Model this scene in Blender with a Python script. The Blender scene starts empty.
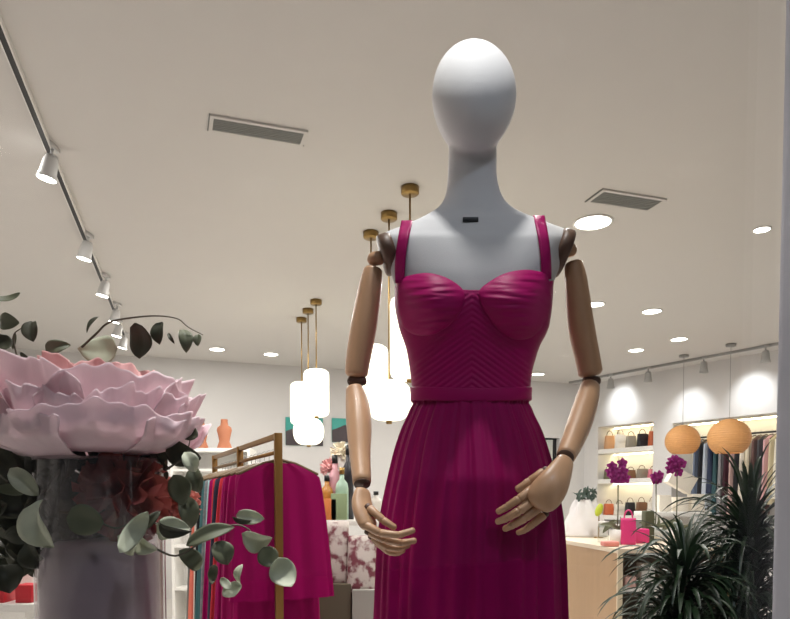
import bpy, bmesh, math, random
from mathutils import Vector, Matrix, noise
S = bpy.context.scene
C = S.collection
PI = math.pi
rnd = random.Random(7)

# ------------------------------------------------------------------ camera
CZ = 1.35; F = 688.0; PITCH = math.radians(2.4); CX, CY = 395.0, 528.8
cd = bpy.data.cameras.new('camera'); cam = bpy.data.objects.new('camera', cd); C.objects.link(cam)
cam.location = (0, 0, CZ); cam.rotation_euler = (PI / 2 - PITCH, 0, 0)
cd.sensor_width = 36; cd.lens = 36 * F / 790; cd.shift_y = (CY - 309.5) / 790
cd.clip_start = .02; cd.clip_end = 200
S.camera = cam
sT, cT = math.sin(PITCH), math.cos(PITCH)
def ray(px, py):
    x = (px - CX) / F; y = -(py - CY) / F
    return Vector((x, cT + y * sT, -sT + y * cT))
def P(px, py, Y):
    d = ray(px, py); d *= Y / d.y
    return Vector((d.x, d.y, d.z + CZ))
def atz(px, py, z):
    d = ray(px, py); d *= (z - CZ) / d.z
    return Vector((d.x, d.y, d.z + CZ))
def PX(n, Y): return n * Y / F
ZC = CZ + 1.9            # ceiling height

# ------------------------------------------------------------------ materials
def lin(c): return c / 12.92 if c <= .04045 else ((c + .055) / 1.055) ** 2.4
def rgb(r, g, b): return (lin(r / 255), lin(g / 255), lin(b / 255), 1)
MATS = {}
def mat(name, col, rough=.5, metal=0, bump=0, bscale=30, var=0, vscale=8, emit=0, ecol=None, sheen=0, trans=0, alpha=1, stretch=None, coat=0, spec=None):
    if name in MATS: return MATS[name]
    m = bpy.data.materials.new(name); m.use_nodes = True; nt = m.node_tree; N = nt.nodes; L = nt.links
    b = N['Principled BSDF']
    b.inputs['Base Color'].default_value = col
    b.inputs['Roughness'].default_value = rough; b.inputs['Metallic'].default_value = metal
    if sheen: b.inputs['Sheen Weight'].default_value = sheen; b.inputs['Sheen Roughness'].default_value = .4; b.inputs['Sheen Tint'].default_value = col
    if coat: b.inputs['Coat Weight'].default_value = coat
    if spec is not None: b.inputs['Specular IOR Level'].default_value = spec
    if emit: b.inputs['Emission Strength'].default_value = emit; b.inputs['Emission Color'].default_value = ecol or col
    tc = N.new('ShaderNodeTexCoord'); src = tc.outputs['Object']
    if stretch:
        mp = N.new('ShaderNodeMapping'); mp.inputs['Scale'].default_value = stretch; L.new(src, mp.inputs['Vector']); src = mp.outputs['Vector']
    nz = N.new('ShaderNodeTexNoise'); nz.inputs['Scale'].default_value = vscale; nz.inputs['Detail'].default_value = 4; L.new(src, nz.inputs['Vector'])
    mx = N.new('ShaderNodeMix'); mx.data_type = 'RGBA'
    v = var or .03
    mx.inputs['A'].default_value = tuple(c * (1 - v) for c in col[:3]) + (1,)
    mx.inputs['B'].default_value = tuple(min(1, c * (1 + v)) for c in col[:3]) + (1,)
    L.new(nz.outputs['Fac'], mx.inputs['Factor']); L.new(mx.outputs['Result'], b.inputs['Base Color'])
    if bump:
        n2 = N.new('ShaderNodeTexNoise'); n2.inputs['Scale'].default_value = bscale; n2.inputs['Detail'].default_value = 3; L.new(src, n2.inputs['Vector'])
        bp = N.new('ShaderNodeBump'); bp.inputs['Strength'].default_value = bump; bp.inputs['Distance'].default_value = .01
        L.new(n2.outputs['Fac'], bp.inputs['Height']); L.new(bp.outputs['Normal'], b.inputs['Normal'])
    if trans:
        out = N['Material Output']; tr = N.new('ShaderNodeBsdfTranslucent'); tr.inputs['Color'].default_value = col
        ms = N.new('ShaderNodeMixShader'); ms.inputs[0].default_value = trans
        L.new(b.outputs[0], ms.inputs[1]); L.new(tr.outputs[0], ms.inputs[2]); L.new(ms.outputs[0], out.inputs[0])
        last = ms
    if alpha < 1:
        out = N['Material Output']; tp = N.new('ShaderNodeBsdfTransparent'); ms = N.new('ShaderNodeMixShader'); ms.inputs[0].default_value = alpha
        srcs = out.inputs[0].links[0].from_socket
        L.new(tp.outputs[0], ms.inputs[1]); L.new(srcs, ms.inputs[2]); L.new(ms.outputs[0], out.inputs[0])
    MATS[name] = m
    return m
def glassmat(name, tint, refl=1.0, rough=0.0, dens=0.0, dcol=(.5, .5, .5, 1)):
    m = bpy.data.materials.new(name); m.use_nodes = True; nt = m.node_tree; N = nt.nodes; L = nt.links
    N.remove(N['Principled BSDF']); out = N['Material Output']
    tp = N.new('ShaderNodeBsdfTransparent'); tp.inputs[0].default_value = tint
    gl = N.new('ShaderNodeBsdfGlossy'); gl.inputs['Roughness'].default_value = rough
    lw = N.new('ShaderNodeLayerWeight'); lw.inputs[0].default_value = .5
    pw = N.new('ShaderNodeMath'); pw.operation = 'POWER'; pw.inputs[1].default_value = 5; L.new(lw.outputs['Facing'], pw.inputs[0])
    fr = N.new('ShaderNodeMath'); fr.operation = 'MULTIPLY_ADD'; fr.inputs[1].default_value = .95; fr.inputs[2].default_value = .04; L.new(pw.outputs[0], fr.inputs[0])
    ml = N.new('ShaderNodeMath'); ml.operation = 'MULTIPLY'; ml.inputs[1].default_value = refl
    ms = N.new('ShaderNodeMixShader'); L.new(fr.outputs[0], ml.inputs[0]); L.new(ml.outputs[0], ms.inputs[0])
    if dens:
        df = N.new('ShaderNodeBsdfDiffuse'); df.inputs[0].default_value = dcol
        m2 = N.new('ShaderNodeMixShader'); m2.inputs[0].default_value = dens
        L.new(tp.outputs[0], m2.inputs[1]); L.new(df.outputs[0], m2.inputs[2]); L.new(m2.outputs[0], ms.inputs[1])
    else: L.new(tp.outputs[0], ms.inputs[1])
    L.new(gl.outputs[0], ms.inputs[2]); L.new(ms.outputs[0], out.inputs[0])
    return m
M_ceil = mat('ceiling_paint', rgb(214, 211, 207), .9)
M_wall = mat('wall_paint', rgb(212, 210, 209), .85)
M_floor = mat('floor_tile', rgb(205, 200, 194), .35, var=.08, vscale=2)
M_white = mat('white_lacquer', rgb(238, 236, 232), .4)
M_grey = mat('grey_paint', rgb(150, 150, 148), .6)
M_vent = mat('vent_grey', rgb(120, 122, 118), .5)
M_black = mat('black_metal', rgb(22, 22, 24), .4)
M_brass = mat('aged_brass', rgb(150, 122, 70), .35, metal=.8, var=.1)
M_brassd = mat('brown_bronze', rgb(128, 92, 42), .4, metal=.45, var=.1)
M_manq = mat('mannequin_fabric', rgb(206, 206, 208), .75, bump=.08, bscale=400)
M_wood = mat('beech_wood', rgb(196, 154, 118), .38, var=.12, vscale=10, stretch=(6, 6, .6), coat=.15)
M_woodd = mat('brown_wood', rgb(92, 66, 50), .5, var=.15, vscale=12)
M_dress = mat('magenta_satin', rgb(158, 0, 92), .5, bump=.05, bscale=300, var=.04, spec=.16)
M_dress2 = mat('magenta_crepe', rgb(142, 0, 82), .62, bump=.06, bscale=300, var=.04, spec=.1)
M_glow = mat('downlight_glow', (1, 1, 1, 1), .5, emit=14, ecol=(1, .97, .9, 1))
M_shade = mat('opal_shade', rgb(250, 246, 225), .5, emit=1.5, ecol=(1, .96, .82, 1))
M_petal = mat('peony_chiffon', rgb(252, 234, 238), .7, trans=.4, var=.05, vscale=6, bump=.35, bscale=22, stretch=(1, 1, .35))
M_petal2 = mat('peony_heart', rgb(240, 192, 190), .7, trans=.3, var=.08, vscale=6)
M_coral = mat('coral_petal', rgb(186, 100, 92), .7, trans=.2, var=.15)
M_leafd = mat('dark_green_leaf', rgb(66, 66, 48), .55, trans=.15, var=.2, vscale=20)
M_leafg = mat('grey_green_leaf', rgb(112, 116, 92), .55, trans=.2, var=.35, vscale=20)
M_leafp = mat('pale_sage_leaf', rgb(204, 208, 184), .5, trans=.2, var=.3, vscale=45)
M_stem = mat('brown_stem', rgb(88, 80, 66), .6)
M_palm = mat('palm_green', rgb(30, 52, 28), .42, trans=.1, var=.35, vscale=10)
M_counter = mat('counter_wood', rgb(186, 152, 116), .45, var=.08, vscale=5, stretch=(5, 5, .5))
M_rattan = mat('rattan', rgb(220, 170, 112), .5, var=.2, vscale=30, trans=.25)
M_terra = mat('terracotta', rgb(176, 112, 82), .7)
M_conc = mat('pavement', rgb(90, 88, 88), .8, var=.2)
M_mull = mat('window_frame_paint', rgb(222, 222, 230), .5)
M_glass = glassmat('shop_glass', (.97, .98, .97, 1), 1.0)
M_vglass = glassmat('smoked_glass', (.9, .88, .89, 1), 1.3, .02, dens=.06, dcol=rgb(120, 108, 112))
M_clear = glassmat('clear_glass', (.9, .93, .92, 1), 1.4)

# ------------------------------------------------------------------ helpers
def smooth(bm):
    for f in bm.faces: f.smooth = True
def obj(name, bm, m, parent=None, local=False, sm=True):
    """one mesh object; world-space vertices unless local"""
    if sm: smooth(bm)
    bmesh.ops.recalc_face_normals(bm, faces=bm.faces)
    vs = [v.co for v in bm.verts]
    c = Vector(((min(v.x for v in vs) + max(v.x for v in vs)) / 2, (min(v.y for v in vs) + max(v.y for v in vs)) / 2, min(v.z for v in vs)))
    for v in bm.verts: v.co -= c
    me = bpy.data.meshes.new(name); bm.to_mesh(me); bm.free(); me.materials.append(m)
    o = bpy.data.objects.new(name, me); C.objects.link(o)
    if parent: o.parent = parent
    o.location = c - (wl(parent) if parent and not local else Vector())
    if local and parent and parent.type == 'MESH': o.location = c - lsum(parent)
    return o
def wl(o):
    v = Vector()
    while o: v += o.location; o = o.parent
    return v
def lsum(o):
    v = Vector()
    while o and o.parent: v += o.location; o = o.parent
    return v
def tag(o, label, cat, group=None, kind=None):
    o['label'] = label; o['category'] = cat
    if group: o['group'] = group
    if kind: o['kind'] = kind
    return o
def thing(name, label, cat, loc=(0, 0, 0), group=None):
    o = bpy.data.objects.new(name, None); o.empty_display_size = .05; C.objects.link(o); o.location = loc
    return tag(o, label, cat, group)
def struct(name, bm, m, parent=None, sm=False):
    o = obj(name, bm, m, parent, sm=sm)
    if not parent: o['kind'] = 'structure'
    return o
def copy_tree(o, parent=None):
    c = o.copy(); C.objects.link(c); c.parent = parent
    for ch in list(o.children): copy_tree(ch, c)
    return c
def B(): return bmesh.new()
def box(bm, x0, x1, y0, y1, z0, z1, bev=0, M=None):
    vs = [bm.verts.new((x, y, z)) for x in (x0, x1) for y in (y0, y1) for z in (z0, z1)]
    fs = [(0, 1, 3, 2), (4, 6, 7, 5), (0, 4, 5, 1), (2, 3, 7, 6), (0, 2, 6, 4), (1, 5, 7, 3)]
    ff = [bm.faces.new([vs[i] for i in f]) for f in fs]
    if bev:
        es = list({e for f in ff for e in f.edges})
        r = bmesh.ops.bevel(bm, geom=es, offset=bev, segments=2, affect='EDGES', profile=.5)
        vs = list({v for f in r['faces'] for v in f.verts} | {v for v in vs if v.is_valid})
    if M is not None:
        for v in vs:
            if v.is_valid: v.co = M @ v.co
    return bm
def quad(bm, pts): bm.faces.new([bm.verts.new(p) for p in pts]); return bm
def frames(pts):
    fr = []; up = Vector((0, 0, 1))
    for i, p in enumerate(pts):
        a = pts[max(0, i - 1)]; b = pts[min(len(pts) - 1, i + 1)]; t = (b - a).normalized()
        if i == 0:
            n = t.cross(up)
            if n.length < .2: n = t.cross(Vector((0, 1, 0)))
            n.normalize()
        else:
            n = (n - t * n.dot(t)).normalized()
        fr.append((t, n, t.cross(n).normalized()))
    return fr
def interp_path(pts, rad, n=24):
    """Catmull-Rom resample of points and radii"""
    out = []; ro = []
    k = len(pts) - 1
    for i in range(n + 1):
        u = i / n * k; j = min(int(u), k - 1); t = u - j
        def g(a, q): return a[max(0, min(k, q))]
        def cr(a):
            p0, p1, p2, p3 = g(a, j - 1), g(a, j), g(a, j + 1), g(a, j + 2)
            return .5 * ((2 * p1) + (p2 - p0) * t + (2 * p0 - 5 * p1 + 4 * p2 - p3) * t * t + (3 * p1 - p0 - 3 * p2 + p3) * t ** 3)
        out.append(cr(pts)); ro.append(cr(rad))
    return out, ro
def tube(bm, pts, rad, seg=16, cap='round', wide=None, wf=1.0, capk=.6, flat=1.0):
    """loft of circles; wide = axis vector along which width factor wf holds, flat on the other"""
    pts = [Vector(p) for p in pts]
    if not isinstance(rad, (list, tuple)): rad = [rad] * len(pts)
    rad = list(rad)
    if cap == 'round':
        t0 = (pts[1] - pts[0]).normalized(); t1 = (pts[-1] - pts[-2]).normalized()
        P0, R0 = [], []
        for a in (8, 30, 55): P0.append(pts[0] - t0 * rad[0] * capk * math.cos(math.radians(a))); R0.append(rad[0] * math.sin(math.radians(a)))
        P1, R1 = [], []
        for a in (55, 30, 8): P1.append(pts[-1] + t1 * rad[-1] * capk * math.cos(math.radians(a))); R1.append(rad[-1] * math.sin(math.radians(a)))
        pts = P0 + pts + P1; rad = R0 + rad + R1
    rings = []
    for (t, n, b), p, r in zip(frames(pts), pts, rad):
        if wide is not None:
            w = (wide - t * wide.dot(t)).normalized(); q = t.cross(w).normalized()
            rings.append([bm.verts.new(p + w * math.cos(a) * r * wf + q * math.sin(a) * r * flat) for a in [2 * PI * k / seg for k in range(seg)]])
        else:
            rings.append([bm.verts.new(p + n * math.cos(a) * r + b * math.sin(a) * r) for a in [2 * PI * k / seg for k in range(seg)]])
    for A, Bq in zip(rings, rings[1:]):
        for k in range(seg): bm.faces.new((A[k], A[(k + 1) % seg], Bq[(k + 1) % seg], Bq[k]))
    bm.faces.new(rings[0]); bm.faces.new(rings[-1])
    return bm
def lathe(bm, prof, c=(0, 0, 0), seg=32, close=True):
    c = Vector(c); rings = []
    for r, z in prof:
        rings.append([bm.verts.new(c + Vector((r * math.cos(2 * PI * k / seg), r * math.sin(2 * PI * k / seg), z))) for k in range(seg)])
    for A, Bq in zip(rings, rings[1:]):
        for k in range(seg): bm.faces.new((A[k], A[(k + 1) % seg], Bq[(k + 1) % seg], Bq[k]))
    if close: bm.faces.new(rings[0]); bm.faces.new(rings[-1])
    return bm
def grid(bm, nu, nv, fn, wrap=False):
    V = [[bm.verts.new(fn(u, v)) for u in range(nu)] for v in range(nv)]
    for v in range(nv - 1):
        for u in range(nu if wrap else nu - 1):
            bm.faces.new((V[v][u], V[v][(u + 1) % nu], V[v + 1][(u + 1) % nu], V[v + 1][u]))
    return V
def solid(o, t, off=0):
    m = o.modifiers.new('thick', 'SOLIDIFY'); m.thickness = t; m.offset = off; return o
def lut(tab, x):
    """monotone cubic interpolation of table rows"""
    if x <= tab[0][0]: return tab[0][1:]
    if x >= tab[-1][0]: return tab[-1][1:]
    i = 0
    while tab[i + 1][0] < x: i += 1
    h = tab[i + 1][0] - tab[i][0]; t = (x - tab[i][0]) / h; out = []
    for c in range(1, len(tab[0])):
        def d(j):
            if j < 0 or j >= len(tab) - 1: return None
            return (tab[j + 1][c] - tab[j][c]) / (tab[j + 1][0] - tab[j][0])
        def m(j):
            a, b = d(j - 1), d(j)
            if a is None: return b
            if b is None: return a
            return 0 if a * b <= 0 else 2 * a * b / (a + b)
        m0, m1 = m(i) * h, m(i + 1) * h; p0, p1 = tab[i][c], tab[i + 1][c]
        out.append((2 * t ** 3 - 3 * t * t + 1) * p0 + (t ** 3 - 2 * t * t + t) * m0 + (3 * t * t - 2 * t ** 3) * p1 + (t ** 3 - t * t) * m1)
    return tuple(out)
def N3(x, y, z): return noise.noise(Vector((x, y, z)))

# ------------------------------------------------------------------ room shell
SL = .34                                     # back wall slope in plan
depth = Vector((-.32, .95, 0)).normalized()  # depth axis of the shop
across = Vector((depth.y, -depth.x, 0))
corner = Vector((3.13, 11.42, 0))            # back right corner
wdir = Vector((.661, -1, 0)).normalized()    # right wall runs from the corner towards the window
wn = Vector((-wdir.y, wdir.x, 0)) * -1       # into the room?
if wn.dot(Vector((0, 6, 0)) - corner) < 0: wn = -wn
bl = P(18, 400, 9.25); bl.z = 0
bl.y = corner.y + (bl.x - corner.x) * SL
def glassY(x): return .76 + .33 * x
# left wall runs along the depth axis from back-left corner towards the window
ltop = bl - depth * 10.2
rend = corner + wdir * 5.2
rfr = Vector((rend.x - .4, glassY(rend.x - .4), 0))
lfr = Vector((ltop.x, glassY(ltop.x), 0)); ltop = lfr
def slab(name, pts, z0, z1, m):
    bm = B(); lo = [bm.verts.new((p.x, p.y, z0)) for p in pts]; hi = [bm.verts.new((p.x, p.y, z1)) for p in pts]
    bm.faces.new(lo); bm.faces.new(hi)
    for i in range(len(pts)): bm.faces.new((lo[i], lo[(i + 1) % len(pts)], hi[(i + 1) % len(pts)], hi[i]))
    return struct(name, bm, m)
plan = [lfr, bl + Vector((-.02, .1, 0)), corner + Vector((.1, .5, 0)), rend + Vector((.8, .4, 0)), rfr + Vector((.8, 0, 0))]
slab('floor', plan, -.1, 0, M_floor)
slab('ceiling', plan, ZC, ZC + .12, M_ceil)
def wallbox(name, a, b, z0, z1, n, t=.12, m=M_wall):
    """vertical slab from a to b; n points away from the room"""
    return slab(name, [a, b, b + n * t, a + n * t], z0, z1, m)
bn = Vector((-SL, 1, 0)).normalized()
# door opening in back wall
def onback(px):
    k = (px - CX) / F
    # Y = corner.y + (X-corner.x)*SL ; X = kY
    Y = (corner.y - corner.x * SL) / (1 - k * SL); return Vector((k * Y, Y, 0))
dL, dR = onback(506), onback(559)
zd = P(559, 438, dR.y).z
bm = B()
def addslab(bm, a, b, z0, z1, n, t):
    pts = [a, b, b + n * t, a + n * t]
    lo = [bm.verts.new((p.x, p.y, z0)) for p in pts]; hi = [bm.verts.new((p.x, p.y, z1)) for p in pts]
    bm.faces.new(lo); bm.faces.new(hi)
    for i in range(4): bm.faces.new((lo[i], lo[(i + 1) % 4], hi[(i + 1) % 4], hi[i]))
addslab(bm, bl, dL, 0, ZC, bn, .12); addslab(bm, dR, corner, 0, ZC, bn, .12); addslab(bm, dL, dR, zd, ZC, bn, .12)
struct('wall_back', bm, M_wall)
bm = B(); dd = (dR - dL).normalized(); e = dR - dd * .1
addslab(bm, dL + bn * .05, e + bn * .05, 0, zd - .03, bn, .04); struct('door_1', bm, mat('door_grey', rgb(186, 188, 184), .5))
bm = B(); addslab(bm, e + bn * .1, dR + bn * .1, 0, zd, bn, .02); struct('dark_gap_1', bm, M_black)  # black slab standing in for the dark gap beside the door leaf
struct('wall_left', (lambda bm: (addslab(bm, lfr, bl, 0, ZC, -across, .12), bm)[1])(B()), M_wall)

# right wall with two lit recesses
def sw(px):
    k = (px - CX) / F
    # corner + wdir*s : X = kY
    return (k * corner.y - corner.x) / (wdir.x - k * wdir.y)
def onw(s, off=0, z=0): p = corner + wdir * s + wn * off; return Vector((p.x, p.y, z))
n1a, n1b = sw(597), sw(652); n2a, n2b = sw(671), 4.4
def zat(px, py):
    p = onw(sw(px)); return P(px, py, p.y).z
n1t, n1l = zat(625, 424), .75
n2t, n2l = zat(740, 416), .15
ND = .42
bm = B()
out = -wn
addslab(bm, onw(0), onw(n1a), 0, ZC, out, .5)
addslab(bm, onw(n1a), onw(n1b), 0, n1l, out, .5); addslab(bm, onw(n1a), onw(n1b), n1t, ZC, out, .5)
addslab(bm, onw(n1b), onw(n2a), 0, ZC, out, .5)
addslab(bm, onw(n2a), onw(n2b), 0, n2l, out, .5); addslab(bm, onw(n2a), onw(n2b), n2t, ZC, out, .5)
addslab(bm, onw(n2b), rend, 0, ZC, out, .5)
addslab(bm, onw(0, -.5), onw(5.2, -.5), 0, ZC, out, .1)
struct('wall_right', bm, M_wall)
wallbox('wall_front_right', rend, rfr, 0, ZC, Vector((1, 0, 0)))

# shopfront window
gl0 = Vector((-3.6, glassY(-3.6), 0)); gl1 = Vector((rfr.x, rfr.y, 0))
gd = Vector((1, .33, 0)).normalized(); gn = Vector((gd.y, -gd.x, 0))
k = (775 - CX) / F; gx = .76 * k / (1 - .33 * k); mpos = Vector((gx, glassY(gx), 0))
kk = (777 - CX) / F; gx = .76 * kk / (1 - .33 * kk); mL = Vector((gx, glassY(gx), 0))
bm = B(); addslab(bm, gl0, mL + gd * .01, .3, ZC, -gn, .008); w = struct('window_1', bm, M_glass)
bm = B(); addslab(bm, mL + gn * .05, mL + gd * .12 + gn * .05, 0, ZC, -gn, .054); o = struct('window_frame', bm, M_mull); o['kind'] = 'structure'
bm = B(); addslab(bm, gl0, gl1, 0, .3, -gn, .08); struct('trim_2', bm, M_mull)
bm = B(); addslab(bm, mL + gd * .09, gl1, .3, ZC, -gn, .008); struct('window_2', bm, M_glass)
slab('trim_3', [gl0 + gn * .1, gl1 + gn * .1, gl1 - gn * .1, gl0 - gn * .1], ZC, ZC + .5, M_mull)
bm = B(); quad(bm, [(-12, -10, -.1), (12, -10, -.1), (12, 5, -.1), (-12, 0, -.1)]); o = struct('pavement', bm, M_conc)
# raised window floor
pl = [gl0 - gn * .1, Vector((2.2, glassY(2.2), 0)) - gn * .1, Vector((2.2, glassY(2.2), 0)) - gn * 1.5, gl0 - gn * 1.5]
slab('display_platform', pl, 0.001, .48, M_white)

# ------------------------------------------------------------------ ceiling fittings
def ceiling_vent(p0, p1, wid, label):
    c = (p0 + p1) / 2; L = (p1 - p0).length; d = (p1 - p0).normalized(); q = Vector((-d.y, d.x, 0))
    t = thing('ceiling_vent', label, 'vent', (c.x, c.y, ZC - .012), 'air vents in the ceiling')
    Mx = Matrix(((d.x, q.x, 0, c.x), (d.y, q.y, 0, c.y), (0, 0, 1, 0), (0, 0, 0, 1)))
    h, v = L / 2, wid / 2
    bm = B(); b = .018
    for a in ((-h - b, h + b, v, v + b), (-h - b, h + b, -v - b, -v), (-h - b, -h, -v, v), (h, h + b, -v, v)):
        box(bm, *a, ZC - .012, ZC - .001, M=Mx)
    obj('frame', bm, M_ceil, t, sm=False)
    bm = B(); g = .006
    for a in ((-h - b - g, h + b + g, v + b, v + b + g), (-h - b - g, -h - b, -v - b, v + b)): box(bm, *a, ZC - .008, ZC - .001, M=Mx)
    obj('shadow_strip', bm, M_vent, t, sm=False)  # solid grey strips drawn in for a shadow line on two sides
    bm = B(); n = 7
    for i in range(n):
        y = -v + (i + .5) * wid / n
        box(bm, -h, h, y - wid / n * .36, y + wid / n * .36, ZC - .01, ZC - .004, M=Mx)
    obj('grille', bm, M_vent, t, sm=False)
    bm = B(); box(bm, -h, h, -v, v, ZC - .003, ZC - .001, M=Mx); obj('backing', bm, mat('vent_dark', rgb(70, 70, 68), .8), t, sm=False)
a, b = atz(213, 122, ZC), atz(302, 137, ZC)
ceiling_vent(a, b, .115, 'slotted grey air vent in the ceiling left of the mannequin head')
a, b = atz(597, 195, ZC), atz(655, 204, ZC)
ceiling_vent(a, b, .15, 'slotted grey air vent in the ceiling above the right shoulder of the mannequin')

dl = None
DL = [(593, 222, 'bright round downlight just above the right shoulder joint of the mannequin', .115), (595, 304, 'round glowing disc in the ceiling beside the right upper arm', .08),  # by the upper arm: a plain glowing disc set in the ceiling
      (652, 311, 'round downlight in the ceiling, the one right of the arm at mid height', .085), (679, 339, 'round downlight nearest the track on the right wall', .085),
      (636, 350, 'round downlight level with the right elbow', .085), (538, 374, 'round downlight between the waist and the right elbow', .085),
      (762, 229, 'small glowing disc imitating a glass reflection beside the window frame', .05), (217, 349, 'round downlight above the flower, left one of the pair near the back wall', .085),  # disc by the window frame is added for a reflection in the glass
      (271, 354, 'round downlight beside the far lanterns, right one of the pair near the back wall', .085)]
for px, py, lb, r in DL:
    p = atz(px, py, ZC)
    if dl is None:
        dl = thing('ceiling_downlight', lb, 'ceiling light', (0, 0, 0), 'round downlights in the ceiling')
        bm = B(); lathe(bm, [(.088, -.001), (.1, -.001), (.1, -.008), (.088, -.008)], seg=28, close=False); bm2 = bm
        obj('rim', bm, M_white, dl, local=True)
        bm = B(); lathe(bm, [(.001, -.005), (.088, -.005), (.088, -.002), (.001, -.002)], seg=28); obj('diffuser', bm, M_glow, dl, local=True)
        o = dl
    else: o = copy_tree(dl); o['label'] = lb
    o.location = (p.x, p.y, ZC); s = r / .085; o.scale = (s, s, 1)

def lamp(kind, loc, energy, col=(1, .95, .91), size=.1, tgt=None, angle=120, blend=.6):
    d = bpy.data.lights.new(kind.lower() + '_light', kind); d.energy = energy; d.color = col
    if kind == 'SPOT': d.spot_size = math.radians(angle); d.spot_blend = blend; d.shadow_soft_size = size
    elif kind == 'AREA': d.size = size; d.shape = 'DISK'
    else: d.shadow_soft_size = size
    o = bpy.data.objects.new(kind.lower() + '_light', d); C.objects.link(o); o.location = loc
    if tgt is not None: o.rotation_euler = (Vector(tgt) - Vector(loc)).to_track_quat('-Z', 'Y').to_euler()
    return o
W = 1.0
for (x, y) in ((-2.4, 7.9), (-1.5, 6.0), (.4, 8.2), (2.2, 9.0), (1.4, 6.4), (3.1, 7.2), (-.8, 4.2), (1.7, 4.0), (-2.2, 3.8), (.6, 2.9)):
    lamp('AREA', (x, y, ZC - .02), (31 if y < 5 else 56 if y < 7 else 34) * W, size=.25, tgt=(x, y, 0))

# track on the left with white spot heads
def track(name, a, b, wid, lb, m, mslot):
    d = (b - a).normalized(); q = Vector((-d.y, d.x, 0)); L = (b - a).length
    Mx = Matrix(((d.x, q.x, 0, a.x), (d.y, q.y, 0, a.y), (0, 0, 1, 0), (0, 0, 0, 1)))
    t = thing('track_rail', lb, 'light track', (a.x, a.y, ZC - .03), None)
    bm = B(); box(bm, 0, L, -wid, -wid * .7, ZC - .03, ZC - .001, M=Mx); box(bm, 0, L, wid * .7, wid, ZC - .03, ZC - .001, M=Mx)
    obj('housing', bm, m, t, sm=False)
    bm = B(); box(bm, 0, L, -wid * .7, wid * .7, ZC - .028, ZC - .002, M=Mx); obj('slot', bm, mslot, t, sm=False)
    return Mx, d, L
ta = atz(-12, -5, ZC); tb = atz(124, 333, ZC)
track('track_rail', ta, tb, .018, 'white ceiling track with a black slot running along the left', M_white, M_black)
M_spot = mat('spot_white', rgb(205, 205, 205), .45)
def spothead(loc, tilt, lb, group, m=M_spot, em=M_glow, sc=1.0, first=[None]):
    """short stem, adapter and conical head"""
    if first[0] is None:
        t = thing('track_spotlight', lb, 'spotlight', (0, 0, 0), group)
        bm = B(); box(bm, -.018, .018, -.05, .05, -.03, -.004, .003); obj('adapter', bm, m, t, local=True)
        bm = B(); tube(bm, [(0, 0, -.03), (0, 0, -.065)], .009, 10, cap='none'); obj('stem', bm, m, t, local=True)
        Mt = Matrix.Translation((0, 0, -.065)) @ Matrix.Rotation(tilt, 4, 'Y')
        bm = B(); lathe(bm, [(.012, 0), (.03, -.004), (.038, -.03), (.045, -.11), (.052, -.14), (.049, -.14)], close=True, seg=28)
        for v in bm.verts: v.co = Mt @ v.co
        obj('head', bm, m, t, local=True)
        bm = B(); lathe(bm, [(.0005, -.1385), (.0475, -.1385), (.0475, -.1425), (.0005, -.1425)], seg=28)
        for v in bm.verts: v.co = Mt @ v.co
        obj('lens', bm, em, t, local=True)
        first[0] = t
    else:
        t = copy_tree(first[0]); t['label'] = lb; t['group'] = group
    t.location = loc; t.rotation_euler.z = rnd.uniform(-.2, .2); t.scale = (sc, sc, sc * .9); return t
for i, (px, py, lb) in enumerate([(52, 144, 'white spotlight nearest on the left track, high above the peony'), (88, 233, 'white spotlight second along the left track'),
        (106, 274, 'white spotlight third along the left track'), (117, 303, 'white spotlight fourth along the left track, above the arching twig'),
        (119.5, 319, 'white spotlight fifth along the left track, among the twigs'), (125, 332, 'white spotlight last and farthest on the left track')]):
    p = atz(px, py, ZC); spothead((p.x, p.y, ZC), .25, lb, 'spotlights on the left track')
# track along the right wall
ra = onw(.05, .42); rb = onw(5.0, .42)
track('track_rail', Vector((ra.x, ra.y, 0)), Vector((rb.x, rb.y, 0)), .02, 'thin grey ceiling track along the right wall', M_grey, M_grey)
M_off = mat('spot_off', rgb(170, 170, 168), .4)
f2 = [None]
for px, lb in ((609, 'small grey spotlight on the right track beside the elbow'), (646, 'small grey spotlight second from the elbow on the right track'),
               (701, 'small grey spotlight third from the elbow on the right track'), (762, 'small grey spotlight beside the window frame on the right track')):
    k = (px - CX) / F; s = (k * ra.y - ra.x) / (wdir.x - k * wdir.y)
    q = Vector((ra.x, ra.y, 0)) + wdir * s
    spothead((q.x, q.y, ZC), 0, lb, 'spotlights on the right track', M_off, M_off, 1.15, f2)
for px, pyt in ((622, 405), (752, 400), (690, 420)):
    s = sw(px); q = onw(s, .5, ZC - .2); tg = onw(s, 0, zat(px, pyt))
    lamp('SPOT', q, 30, col=(.95, .97, 1), size=.03, tgt=tg, angle=80, blend=1)

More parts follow.
